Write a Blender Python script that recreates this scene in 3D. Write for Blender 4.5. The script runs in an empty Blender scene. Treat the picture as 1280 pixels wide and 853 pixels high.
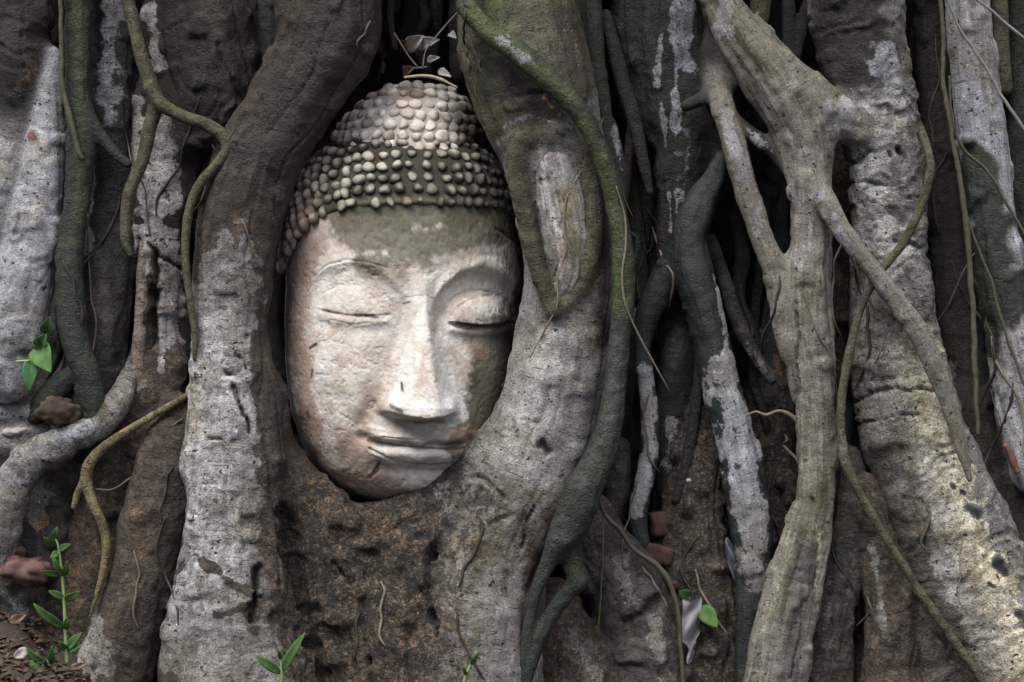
import bpy, math, random
import numpy as np
from mathutils import Vector

SC = bpy.context.scene
COL = SC.collection
R = math.radians

# ------------------------------------------------------------------ camera
CAM_D = 2.6                       # metres from the camera to the front of the roots
MIDZ = 0.4265
cam_data = bpy.data.cameras.new('camera')
cam = bpy.data.objects.new('camera', cam_data)
COL.objects.link(cam)
cam.location = (0, -CAM_D, MIDZ)
cam.rotation_euler = (R(90), 0, 0)
cam_data.sensor_width = 36
cam_data.lens = 36 * CAM_D / 1.28
cam_data.clip_end = 300
SC.camera = cam

# ------------------------------------------------------------------ light
SUN_EL, SUN_AZ = 58, -42          # elevation, degrees left of straight-behind-camera
world = bpy.data.worlds.new('World')
SC.world = world
world.use_nodes = True
nt = world.node_tree
sky = nt.nodes.new('ShaderNodeTexSky')
sky.sky_type = 'NISHITA'
sky.sun_disc = False
sky.sun_elevation = R(SUN_EL)
sky.sun_rotation = R(180 - SUN_AZ * -1)
sky.air_density = 1.0
sky.dust_density = 3.0
nt.links.new(sky.outputs[0], nt.nodes['Background'].inputs['Color'])
nt.nodes['Background'].inputs['Strength'].default_value = 0.09
sd = bpy.data.lights.new('sun', 'SUN')
sun = bpy.data.objects.new('sun', sd)
COL.objects.link(sun)
sd.energy = 3.4
sd.angle = R(40)
sd.color = (1.0, 0.96, 0.90)
_dir = Vector((math.sin(R(SUN_AZ)) * math.cos(R(SUN_EL)), -math.cos(R(SUN_AZ)) * math.cos(R(SUN_EL)), math.sin(R(SUN_EL))))
sun.rotation_euler = _dir.to_track_quat('Z', 'Y').to_euler()
sun.location = (-2, -3, 4)
SC.view_settings.view_transform = 'Standard'
SC.view_settings.look = 'None'
SC.view_settings.gamma = 1
SC.view_settings.exposure = 1.05
SC.view_settings.use_curve_mapping = False
SC.cycles.max_bounces = 4
SC.cycles.diffuse_bounces = 3
SC.cycles.glossy_bounces = 2
SC.cycles.transmission_bounces = 2

# ------------------------------------------------------------------ helpers
def P(px, py, d=0.0):
    """a spot of the place: d metres behind the front of the roots"""
    s = (CAM_D + d) / CAM_D
    return np.array([(px - 640) / 1000 * s, d, MIDZ + (426.5 - py) / 1000 * s])

def tag(o, label=None, cat=None, group=None, kind=None):
    if label: o['label'] = label
    if cat: o['category'] = cat
    if group: o['group'] = group
    if kind: o['kind'] = kind
    return o

def empty(name, loc):
    o = bpy.data.objects.new(name, None)
    COL.objects.link(o)
    o.location = loc
    o.empty_display_size = 0.05
    return o

def _hash(ix, iy, iz, seed):
    h = (ix.astype(np.uint32) * np.uint32(374761393)) ^ (iy.astype(np.uint32) * np.uint32(668265263)) ^ (iz.astype(np.uint32) * np.uint32(2246822519)) ^ np.uint32((seed * 974634777) & 0xffffffff)
    h = (h ^ (h >> np.uint32(13))) * np.uint32(1274126177)
    h = h ^ (h >> np.uint32(16))
    return (h & np.uint32(0xffff)).astype(np.float32) / 32767.5 - 1.0

def vnoise(p, seed=0):
    p = p + 1000.0
    f = np.floor(p)
    i = f.astype(np.int64)
    t = (p - f).astype(np.float32)
    t = t * t * t * (t * (t * 6 - 15) + 10)
    out = 0
    for dx in (0, 1):
        wx = t[:, 0] if dx else 1 - t[:, 0]
        for dy in (0, 1):
            wy = t[:, 1] if dy else 1 - t[:, 1]
            for dz in (0, 1):
                wz = t[:, 2] if dz else 1 - t[:, 2]
                out = out + wx * wy * wz * _hash(i[:, 0] + dx, i[:, 1] + dy, i[:, 2] + dz, seed)
    return out

def fbm(p, freq, octs=3, seed=0, gain=0.5):
    a, s, n = 1.0, 0, 0
    p = p * freq
    for o in range(octs):
        s = s + a * vnoise(p, seed + o * 17)
        n += a
        a *= gain
        p = p * 2.03 + 5.3
    return s / n * 1.5

def sstep(a, b, x):
    t = np.clip((x - a) / (b - a), 0, 1)
    return t * t * (3 - 2 * t)

def poly_dist(pts, poly, warp=None):
    """distance in the XZ plane from each point to a polyline of (x, z)"""
    best = np.full(len(pts), 9.0, np.float32)
    q = pts[:, [0, 2]]
    if warp is not None: q = q + warp
    if len(poly) == 1:
        return np.hypot(q[:, 0] - poly[0][0], q[:, 1] - poly[0][1])
    for a, b in zip(poly[:-1], poly[1:]):
        a = np.array(a); b = np.array(b)
        ab = b - a
        t = np.clip(((q - a) @ ab) / max(ab @ ab, 1e-9), 0, 1)
        d = q - (a + t[:, None] * ab)
        best = np.minimum(best, np.hypot(d[:, 0], d[:, 1]))
    return best

def mesh_obj(name, verts, faces, mat, parent=None, origin=None, attrs=None, normals=None, smooth=True):
    """faces: (n,3) or (n,4) integer array, or list of index tuples"""
    if origin is None:
        origin = np.zeros(3)
    v = np.asarray(verts, dtype=np.float32) - np.asarray(origin, dtype=np.float32)
    me = bpy.data.meshes.new(name)
    if isinstance(faces, np.ndarray):
        k = faces.shape[1]
        me.vertices.add(len(v))
        me.vertices.foreach_set('co', v.ravel())
        me.loops.add(faces.size)
        me.loops.foreach_set('vertex_index', faces.astype(np.int32).ravel())
        me.polygons.add(len(faces))
        me.polygons.foreach_set('loop_start', np.arange(0, faces.size, k, dtype=np.int32))
        me.update(calc_edges=True)
        me.validate()
    else:
        me.from_pydata([tuple(map(float, x)) for x in v], [], [tuple(map(int, f)) for f in faces])
        me.update()
    if smooth:
        me.polygons.foreach_set('use_smooth', np.ones(len(me.polygons), bool))
    for k, a in (attrs or {}).items():
        a = np.asarray(a, dtype=np.float32)
        if k == 'Col':
            at = me.color_attributes.new('Col', 'FLOAT_COLOR', 'POINT')
            at.data.foreach_set('color', np.concatenate([a, np.ones((len(a), 1), np.float32)], 1).ravel())
        elif a.ndim == 2:
            at = me.attributes.new(k, 'FLOAT_VECTOR', 'POINT')
            at.data.foreach_set('vector', a.ravel())
        else:
            at = me.attributes.new(k, 'FLOAT', 'POINT')
            at.data.foreach_set('value', a.ravel())
    if normals is not None:
        me.normals_split_custom_set_from_vertices([tuple(map(float, n)) for n in normals])
    me.materials.append(mat)
    o = bpy.data.objects.new(name, me)
    COL.objects.link(o)
    if parent is not None:
        o.parent = parent
    else:
        o.location = tuple(map(float, origin))
    return o

# ------------------------------------------------------------------ materials
def nodemat(name):
    m = bpy.data.materials.new(name)
    m.use_nodes = True
    t = m.node_tree
    return m, t, t.nodes, t.links, t.nodes['Principled BSDF']

def N(nodes, kind, **kw):
    n = nodes.new(kind)
    for k, v in kw.items():
        if k in n.inputs: n.inputs[k].default_value = v
        else: setattr(n, k, v)
    return n

def ramp(nodes, stops):
    r = nodes.new('ShaderNodeValToRGB')
    e = r.color_ramp.elements
    while len(e) < len(stops): e.new(0.5)
    for el, (p, c) in zip(e, stops):
        el.position = p
        el.color = (c, c, c, 1) if isinstance(c, (int, float)) else (*c, 1)
    return r

def mix(nodes, links, a, b, fac, blend='MIX'):
    m = nodes.new('ShaderNodeMix'); m.data_type = 'RGBA'; m.blend_type = blend
    for sock, val in ((m.inputs[0], fac), (m.inputs[6], a), (m.inputs[7], b)):
        if hasattr(val, 'links'): links.new(val, sock)
        elif isinstance(val, (int, float)): sock.default_value = val
        else: sock.default_value = (*val, 1)
    return m.outputs[2]

def bark_material(name='bark', grain=1.0, fine=1.0):
    m, t, n, l, bsdf = nodemat(name)
    col = N(n, 'ShaderNodeAttribute', attribute_name='Col')
    gr = N(n, 'ShaderNodeAttribute', attribute_name='Gr')
    wet = N(n, 'ShaderNodeAttribute', attribute_name='Wet')
    geo = n.new('ShaderNodeNewGeometry')
    tc = n.new('ShaderNodeTexCoord')
    pos = tc.outputs['Object']
    # tonal variation
    a = N(n, 'ShaderNodeTexNoise', Scale=55, Detail=5, Roughness=0.65); l.new(pos, a.inputs['Vector'])
    # ragged edge of the pale crust over the dark bark
    col2 = N(n, 'ShaderNodeAttribute', attribute_name='Col2'); wt = N(n, 'ShaderNodeAttribute', attribute_name='Wt')
    rn = N(n, 'ShaderNodeTexNoise', Scale=48, Detail=7, Roughness=0.74, Distortion=0.2); l.new(pos, rn.inputs['Vector'])
    wv = N(n, 'ShaderNodeMath', operation='MULTIPLY_ADD'); l.new(rn.outputs[0], wv.inputs[0]); wv.inputs[1].default_value = 2.0; l.new(wt.outputs['Fac'], wv.inputs[2])
    rw = ramp(n, [(0.0, 0.0), (1.0, 1.0)]); rw.color_ramp.elements[0].position = 0.71; rw.color_ramp.elements[1].position = 0.78
    sc = N(n, 'ShaderNodeMath', operation='MULTIPLY'); l.new(wv.outputs[0], sc.inputs[0]); sc.inputs[1].default_value = 0.5; l.new(sc.outputs[0], rw.inputs[0])
    crust = rw.outputs[0]
    c0 = mix(n, l, col.outputs[0], col2.outputs[0], crust)
    ra = ramp(n, [(0.25, 0.5), (0.5, 1.0), (0.75, 1.5)]); l.new(a.outputs[0], ra.inputs[0])
    c = mix(n, l, c0, ra.outputs[0], 0.75, 'MULTIPLY')
    # fine grit
    b = N(n, 'ShaderNodeTexNoise', Scale=420, Detail=4, Roughness=0.7); l.new(pos, b.inputs['Vector'])
    rb = ramp(n, [(0.3, 0.4), (0.5, 1.0), (0.72, 1.9)]); l.new(b.outputs[0], rb.inputs[0])
    c = mix(n, l, c, rb.outputs[0], 0.7, 'MULTIPLY')
    # streaks along the root
    mp = N(n, 'ShaderNodeMapping'); mp.inputs['Scale'].default_value = (16, 230, 230); l.new(gr.outputs['Vector'], mp.inputs[0])
    g = N(n, 'ShaderNodeTexNoise', Scale=1.0, Detail=4, Roughness=0.6); l.new(mp.outputs[0], g.inputs['Vector'])
    rg = ramp(n, [(0.3, 0.45), (0.5, 1.0), (0.7, 1.5)]); l.new(g.outputs[0], rg.inputs[0])
    sk = N(n, 'ShaderNodeAttribute', attribute_name='Strk')
    skm = N(n, 'ShaderNodeMath', operation='MULTIPLY_ADD'); l.new(sk.outputs['Fac'], skm.inputs[0]); skm.inputs[1].default_value = 0.7; skm.inputs[2].default_value = 0.25 * grain
    c = mix(n, l, c, rg.outputs[0], skm.outputs[0], 'MULTIPLY')
    # thin flakes that have come away, two sizes
    mpf = N(n, 'ShaderNodeMapping'); mpf.inputs['Scale'].default_value = (0.75, 1, 1.15); l.new(pos, mpf.inputs[0])
    fl = N(n, 'ShaderNodeTexNoise', Scale=34, Detail=7, Roughness=0.72, Distortion=0.3); l.new(mpf.outputs[0], fl.inputs['Vector'])
    rf = ramp(n, [(0.44, 0.0), (0.475, 1.0)]); l.new(fl.outputs[0], rf.inputs[0])
    cf = mix(n, l, c, (0.42, 0.36, 0.31), 1.0, 'MULTIPLY')
    flk = N(n, 'ShaderNodeAttribute', attribute_name='Flk')
    inv = N(n, 'ShaderNodeMath', operation='SUBTRACT'); inv.inputs[0].default_value = 1.0; l.new(rf.outputs[0], inv.inputs[1])
    am = N(n, 'ShaderNodeMath', operation='MULTIPLY'); l.new(inv.outputs[0], am.inputs[0]); l.new(flk.outputs['Fac'], am.inputs[1])
    c = mix(n, l, c, cf, am.outputs[0])
    f2 = N(n, 'ShaderNodeTexNoise', Scale=105, Detail=5, Roughness=0.75, Distortion=0.5); l.new(mpf.outputs[0], f2.inputs['Vector'])
    rf2 = ramp(n, [(0.40, 0.0), (0.43, 1.0)]); l.new(f2.outputs[0], rf2.inputs[0])
    cf = mix(n, l, c, (0.35, 0.30, 0.26), 1.0, 'MULTIPLY')
    inv2 = N(n, 'ShaderNodeMath', operation='SUBTRACT'); inv2.inputs[0].default_value = 1.0; l.new(rf2.outputs[0], inv2.inputs[1])
    am2 = N(n, 'ShaderNodeMath', operation='MULTIPLY'); l.new(inv2.outputs[0], am2.inputs[0]); l.new(flk.outputs['Fac'], am2.inputs[1])
    c = mix(n, l, c, cf, am2.outputs[0])
    # ochre and black crumbs where the bark is crusty
    dt = N(n, 'ShaderNodeAttribute', attribute_name='Dots')
    for scl, lo_, hi_, cc, off in ((210, 0.53, 0.60, (0.21, 0.135, 0.078), 2.0), (150, 0.52, 0.58, (0.010, 0.009, 0.008), 9.0), (48, 0.50, 0.56, (0.012, 0.011, 0.010), 5.0), (85, 0.56, 0.60, (0.10, 0.075, 0.05), 12.0)):
        dm = N(n, 'ShaderNodeMapping'); dm.inputs['Location'].default_value = (off, off, off); l.new(pos, dm.inputs[0])
        dn = N(n, 'ShaderNodeTexNoise', Scale=scl, Detail=3, Roughness=0.75); l.new(dm.outputs[0], dn.inputs['Vector'])
        rr_ = ramp(n, [(lo_, 0.0), (hi_, 0.85)]); l.new(dn.outputs[0], rr_.inputs[0])
        dk = N(n, 'ShaderNodeMath', operation='MULTIPLY'); l.new(rr_.outputs[0], dk.inputs[0]); l.new(dt.outputs['Fac'], dk.inputs[1])
        c = mix(n, l, c, cc, dk.outputs[0])
    # short cracks across the root
    mc = N(n, 'ShaderNodeMapping'); mc.inputs['Scale'].default_value = (330, 55, 55); l.new(gr.outputs['Vector'], mc.inputs[0])
    ln = N(n, 'ShaderNodeTexNoise', Scale=1.0, Detail=2, Roughness=0.5, Distortion=0.4); l.new(mc.outputs[0], ln.inputs['Vector'])
    rl = ramp(n, [(0.63, 0.0), (0.68, 1.0)]); l.new(ln.outputs[0], rl.inputs[0])
    lk = N(n, 'ShaderNodeMath', operation='MULTIPLY'); l.new(rl.outputs[0], lk.inputs[0]); lk.inputs[1].default_value = 0.6
    cd = mix(n, l, c, (0.30, 0.26, 0.23), 1.0, 'MULTIPLY')
    c = mix(n, l, c, cd, lk.outputs[0])
    # warm and cool drift of the tone
    dr = N(n, 'ShaderNodeTexNoise', Scale=13, Detail=4, Roughness=0.6); l.new(pos, dr.inputs['Vector'])
    rd = ramp(n, [(0.35, (0.84, 0.79, 0.71)), (0.5, (1, 1, 1)), (0.66, (1.08, 1.1, 1.16))]); l.new(dr.outputs[0], rd.inputs[0])
    c = mix(n, l, c, rd.outputs[0], 1.0, 'MULTIPLY')
    # dark pores and lichen dots
    v = N(n, 'ShaderNodeTexNoise', Scale=130, Detail=2, Roughness=0.5); l.new(pos, v.inputs['Vector'])
    rv = ramp(n, [(0.66, 0.0), (0.71, 1.0)]); l.new(v.outputs[0], rv.inputs[0])
    c = mix(n, l, c, (0.022, 0.017, 0.013), rv.outputs[0])
    v2 = N(n, 'ShaderNodeTexNoise', Scale=170, Detail=3, Roughness=0.7); 
    mp2 = N(n, 'ShaderNodeMapping'); mp2.inputs['Location'].default_value = (3, 7, 1); l.new(pos, mp2.inputs[0]); l.new(mp2.outputs[0], v2.inputs['Vector'])
    rv2 = ramp(n, [(0.62, 0.0), (0.68, 0.75)]); l.new(v2.outputs[0], rv2.inputs[0])
    light = mix(n, l, c, (2.0, 1.9, 1.7), 1.0, 'MULTIPLY')
    c = mix(n, l, c, light, rv2.outputs[0])
    l.new(c, bsdf.inputs['Base Color'])
    # roughness
    mr = n.new('ShaderNodeMapRange'); mr.inputs['To Min'].default_value = 0.85; mr.inputs['To Max'].default_value = 0.30
    dryc = N(n, 'ShaderNodeMath', operation='MULTIPLY_ADD'); l.new(crust, dryc.inputs[0]); dryc.inputs[1].default_value = -0.6; l.new(wet.outputs['Fac'], dryc.inputs[2])
    l.new(dryc.outputs[0], mr.inputs['Value']); l.new(mr.outputs[0], bsdf.inputs['Roughness'])
    bsdf.inputs['Specular IOR Level'].default_value = 0.42
    # bump
    add = N(n, 'ShaderNodeMath', operation='MULTIPLY_ADD'); l.new(g.outputs[0], add.inputs[0]); add.inputs[1].default_value = 0.5 * grain; l.new(b.outputs[0], add.inputs[2])
    sub = N(n, 'ShaderNodeMath', operation='MULTIPLY_ADD'); l.new(rv.outputs[0], sub.inputs[0]); sub.inputs[1].default_value = -0.7; l.new(add.outputs[0], sub.inputs[2])
    add2 = N(n, 'ShaderNodeMath', operation='MULTIPLY_ADD'); l.new(a.outputs[0], add2.inputs[0]); add2.inputs[1].default_value = 1.6; l.new(sub.outputs[0], add2.inputs[2])
    add3 = N(n, 'ShaderNodeMath', operation='MULTIPLY_ADD'); l.new(am.outputs[0], add3.inputs[0]); add3.inputs[1].default_value = -0.7; l.new(add2.outputs[0], add3.inputs[2])
    add4 = N(n, 'ShaderNodeMath', operation='MULTIPLY_ADD'); l.new(am2.outputs[0], add4.inputs[0]); add4.inputs[1].default_value = -0.7; l.new(add3.outputs[0], add4.inputs[2])
    add5 = N(n, 'ShaderNodeMath', operation='MULTIPLY_ADD'); l.new(crust, add5.inputs[0]); add5.inputs[1].default_value = 0.35; l.new(add4.outputs[0], add5.inputs[2])
    add6 = N(n, 'ShaderNodeMath', operation='MULTIPLY_ADD'); l.new(lk.outputs[0], add6.inputs[0]); add6.inputs[1].default_value = -0.8; l.new(add5.outputs[0], add6.inputs[2])
    bp = N(n, 'ShaderNodeBump', Strength=1.0 * fine, Distance=0.0028); l.new(add6.outputs[0], bp.inputs['Height'])
    bs = N(n, 'ShaderNodeMath', operation='MULTIPLY_ADD'); l.new(flk.outputs['Fac'], bs.inputs[0]); bs.inputs[1].default_value = 0.95; bs.inputs[2].default_value = 0.32
    l.new(bs.outputs[0], bp.inputs['Strength'])
    l.new(bp.outputs[0], bsdf.inputs['Normal'])
    return m

def plain_material(name, color, rough=0.8, var=0.4, scale=120, bump=0.3, spec=0.3, trans=0.0):
    m, t, n, l, bsdf = nodemat(name)
    tc = n.new('ShaderNodeTexCoord')
    a = N(n, 'ShaderNodeTexNoise', Scale=scale, Detail=5, Roughness=0.65); l.new(tc.outputs['Object'], a.inputs['Vector'])
    ra = ramp(n, [(0.25, 1 - var), (0.75, 1 + var)]); l.new(a.outputs[0], ra.inputs[0])
    c = mix(n, l, color, ra.outputs[0], 1.0, 'MULTIPLY')
    l.new(c, bsdf.inputs['Base Color'])
    bsdf.inputs['Roughness'].default_value = rough
    bsdf.inputs['Specular IOR Level'].default_value = spec
    bp = N(n, 'ShaderNodeBump', Strength=bump, Distance=0.001); l.new(a.outputs[0], bp.inputs['Height'])
    l.new(bp.outputs[0], bsdf.inputs['Normal'])
    return m

def stone_material():
    m, t, n, l, bsdf = nodemat('weathered_plaster')
    col = N(n, 'ShaderNodeAttribute', attribute_name='Col')
    tc = n.new('ShaderNodeTexCoord'); pos = tc.outputs['Object']
    a = N(n, 'ShaderNodeTexNoise', Scale=40, Detail=7, Roughness=0.7); l.new(pos, a.inputs['Vector'])
    ra = ramp(n, [(0.3, 0.72), (0.5, 1.0), (0.7, 1.15)]); l.new(a.outputs[0], ra.inputs[0])
    c = mix(n, l, col.outputs[0], ra.outputs[0], 0.8, 'MULTIPLY')
    b = N(n, 'ShaderNodeTexNoise', Scale=650, Detail=3, Roughness=0.7); l.new(pos, b.inputs['Vector'])
    rb = ramp(n, [(0.3, 0.55), (0.5, 1.0), (0.7, 1.3)]); l.new(b.outputs[0], rb.inputs[0])
    c = mix(n, l, c, rb.outputs[0], 0.6, 'MULTIPLY')
    bl = N(n, 'ShaderNodeTexNoise', Scale=24, Detail=7, Roughness=0.68, Distortion=0.4); l.new(pos, bl.inputs['Vector'])
    rbl = ramp(n, [(0.52, 0.0), (0.60, 0.5)]); l.new(bl.outputs[0], rbl.inputs[0])
    cbl = mix(n, l, c, (0.72, 0.58, 0.48), 1.0, 'MULTIPLY')
    c = mix(n, l, c, cbl, rbl.outputs[0])
    v = N(n, 'ShaderNodeTexNoise', Scale=110, Detail=4, Roughness=0.6, Distortion=0.6); l.new(pos, v.inputs['Vector'])
    rv = ramp(n, [(0.73, 0.0), (0.76, 0.8)]); l.new(v.outputs[0], rv.inputs[0])
    c = mix(n, l, c, (0.06, 0.05, 0.045), rv.outputs[0])
    l.new(c, bsdf.inputs['Base Color'])
    bsdf.inputs['Roughness'].default_value = 0.85
    bsdf.inputs['Specular IOR Level'].default_value = 0.25
    s = N(n, 'ShaderNodeMath', operation='MULTIPLY_ADD'); l.new(a.outputs[0], s.inputs[0]); s.inputs[1].default_value = 1.6; l.new(b.outputs[0], s.inputs[2])
    s2 = N(n, 'ShaderNodeMath', operation='MULTIPLY_ADD'); l.new(rv.outputs[0], s2.inputs[0]); s2.inputs[1].default_value = -1.2; l.new(s.outputs[0], s2.inputs[2])
    bp = N(n, 'ShaderNodeBump', Strength=0.4, Distance=0.0013); l.new(s2.outputs[0], bp.inputs['Height'])
    l.new(bp.outputs[0], bsdf.inputs['Normal'])
    return m

def leaf_material(name, color, rough=0.45):
    m, t, n, l, bsdf = nodemat(name)
    tc = n.new('ShaderNodeTexCoord')
    a = N(n, 'ShaderNodeTexNoise', Scale=90, Detail=3); l.new(tc.outputs['Object'], a.inputs['Vector'])
    ra = ramp(n, [(0.3, 0.7), (0.7, 1.3)]); l.new(a.outputs[0], ra.inputs[0])
    c = mix(n, l, color, ra.outputs[0], 1.0, 'MULTIPLY')
    l.new(c, bsdf.inputs['Base Color'])
    bsdf.inputs['Roughness'].default_value = rough
    bsdf.inputs['Specular IOR Level'].default_value = 0.2
    tr = n.new('ShaderNodeBsdfTranslucent'); l.new(c, tr.inputs[0])
    ms = n.new('ShaderNodeMixShader'); ms.inputs[0].default_value = 0.3
    l.new(bsdf.outputs[0], ms.inputs[1]); l.new(tr.outputs[0], ms.inputs[2])
    l.new(ms.outputs[0], n['Material Output'].inputs[0])
    return m

BARK = bark_material('bark')
VINEBARK = bark_material('vine_bark', grain=0.6, fine=0.6)
STONE = stone_material()
LEAF = leaf_material('fresh_leaf', (0.075, 0.15, 0.045), 0.75)
LEAFD = leaf_material('deep_green_leaf', (0.04, 0.12, 0.04), 0.55)  # deeper green for some of the leaves
STEM = plain_material('green_stem', (0.16, 0.24, 0.08), 0.5, 0.2)
DRY = plain_material('dry_leaf', (0.15, 0.10, 0.07), 0.8, 0.5, 90, 0.5)
DRYG = plain_material('grey_leaf', (0.30, 0.27, 0.26), 0.8, 0.4, 90, 0.5)
PAPER = plain_material('paper_scrap', (0.20, 0.20, 0.21), 0.6, 0.25, 70, 0.6)
BRICK = plain_material('brick', (0.045, 0.023, 0.019), 0.9, 0.5, 90, 1.0)
ROCK = plain_material('red_rock', (0.07, 0.038, 0.034), 0.8, 0.75, 70, 1.0)
SOIL = plain_material('soil', (0.030, 0.022, 0.017), 0.95, 0.6, 60, 1.0)
TWIG = plain_material('twig', (0.10, 0.075, 0.055), 0.85, 0.4, 200, 0.5)
REDTWIG = plain_material('red_twig', (0.10, 0.045, 0.035), 0.7, 0.3)

# ------------------------------------------------------------------ palette (linear albedo)
C = {
    'pale': (0.275, 0.27, 0.262), 'lilac': (0.205, 0.207, 0.218), 'white': (0.42, 0.41, 0.39),
    'grey': (0.150, 0.145, 0.137), 'dgrey': (0.042, 0.041, 0.039), 'wet': (0.008, 0.0078, 0.007),  # wet and dgrey: dark bark, deepened to carry the shade of recessed roots
    'black': (0.008, 0.0075, 0.007), 'brown': (0.036, 0.026, 0.018), 'dbrown': (0.014, 0.0115, 0.009),
    'rust': (0.085, 0.056, 0.036), 'orange': (0.30, 0.18, 0.10), 'moss': (0.042, 0.054, 0.016),
    'dgreen': (0.011, 0.016, 0.008), 'olive': (0.056, 0.054, 0.028), 'tan': (0.118, 0.111, 0.091),
    'straw': (0.28, 0.25, 0.165), 'wood': (0.24, 0.21, 0.205), 'bgreen': (0.009, 0.0145, 0.013),
    'yolive': (0.135, 0.113, 0.055), 'cream': (0.46, 0.42, 0.32), 'pink': (0.20, 0.15, 0.13),
}

# ------------------------------------------------------------------ implicit roots
def catmull(pts, step):
    pts = np.asarray(pts, float)
    p = np.vstack([2 * pts[0] - pts[1], pts, 2 * pts[-1] - pts[-2]])
    out = []
    for i in range(1, len(p) - 2):
        L = np.linalg.norm(p[i + 1][:3] - p[i][:3])
        n = max(2, int(math.ceil(L / step)))
        for k in range(n):
            t = k / n
            out.append(0.5 * ((2 * p[i]) + (p[i + 1] - p[i - 1]) * t + (2 * p[i - 1] - 5 * p[i] + 4 * p[i + 1] - p[i + 2]) * t * t + (3 * p[i] - p[i - 1] - 3 * p[i + 1] + p[i + 2]) * t ** 3))
    out.append(pts[-1])
    return np.array(out)

class Root:
    """pts: (px, py, radius_mm[, extra depth mm]) ; d: depth of the centre line in metres"""
    def __init__(self, pts, d=0.0, base='brown', paint=(), fy=0.8, k=0.012, lump=0.07, ring=0.0, grain=0.0,
                 rough=1.0, wet=0.2, dots=0.0, flake=0.55, flute=1.0, dotpaint=(), name='root', label=None, cracks=(), up=True, down=True):
        pts = [tuple(p) + (0,) * (4 - len(p)) for p in pts]
        if up and pts[0][1] < 5:
            a, b = pts[0], pts[1]
            sl = (a[0] - b[0]) / max(1, b[1] - a[1]) * 0.4
            pts = [(a[0] + sl * 330, a[1] - 330, a[2] * 1.1, a[3])] + pts
        if down and pts[-1][1] > 850:
            a, b = pts[-1], pts[-2]
            pts = pts + [(a[0] + (a[0] - b[0]) * .5, a[1] + 60, a[2] * 1.05, a[3])]
        w = []
        for x, y, r, e in pts:
            dd = d + e / 1000
            q = P(x, y, dd)
            w.append([q[0], q[1], q[2], r / 1000 * (CAM_D + dd) / CAM_D])
        self.cp = w
        self.d, self.fy, self.k = d, fy, k
        self.base, self.paint, self.lump, self.ring, self.grain = base, paint, lump, ring, grain
        self.rough, self.wet, self.name, self.label, self.cracks, self.dots = rough, wet, name, label, cracks, dots
        self.flake = flake; self.flute = flute; self.dotpaint = dotpaint; self.grain_amt = min(1.0, grain * 0.7)

def seg_volume(line, fy, org, h, shape, margin):
    """signed distance of a tapered tube on a grid; returns sub-volume and its index box"""
    rmax = line[:, 3].max() + margin
    lo = np.floor((line[:, :3].min(0) - rmax - org) / h).astype(int)
    hi = np.ceil((line[:, :3].max(0) + rmax - org) / h).astype(int) + 1
    lo = np.maximum(lo, 0); hi = np.minimum(hi, shape)
    G = np.full(hi - lo, 1.0, np.float32)
    for a, b in zip(line[:-1], line[1:]):
        rr = max(a[3], b[3]) + margin
        l2 = np.maximum(np.floor((np.minimum(a[:3], b[:3]) - rr - org) / h).astype(int), lo)
        h2 = np.minimum(np.ceil((np.maximum(a[:3], b[:3]) + rr - org) / h).astype(int) + 1, hi)
        if (h2 <= l2).any(): continue
        X = (np.arange(l2[0], h2[0]) * h + org[0] - a[0]).astype(np.float32)[:, None, None]
        Y = ((np.arange(l2[1], h2[1]) * h + org[1] - a[1]) / fy).astype(np.float32)[None, :, None]
        Z = (np.arange(l2[2], h2[2]) * h + org[2] - a[2]).astype(np.float32)[None, None, :]
        ab = b[:3] - a[:3]; ab = np.array([ab[0], ab[1] / fy, ab[2]])
        L = float(ab @ ab) + 1e-12
        t = np.clip((X * ab[0] + Y * ab[1] + Z * ab[2]) / L, 0, 1).astype(np.float32)
        d = np.sqrt((X - t * ab[0]) ** 2 + (Y - t * ab[1]) ** 2 + (Z - t * ab[2]) ** 2) - (a[3] + t * (b[3] - a[3]))
        s = tuple(slice(l2[i] - lo[i], h2[i] - lo[i]) for i in range(3))
        G[s] = np.minimum(G[s], d)
    return G, lo, hi

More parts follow.
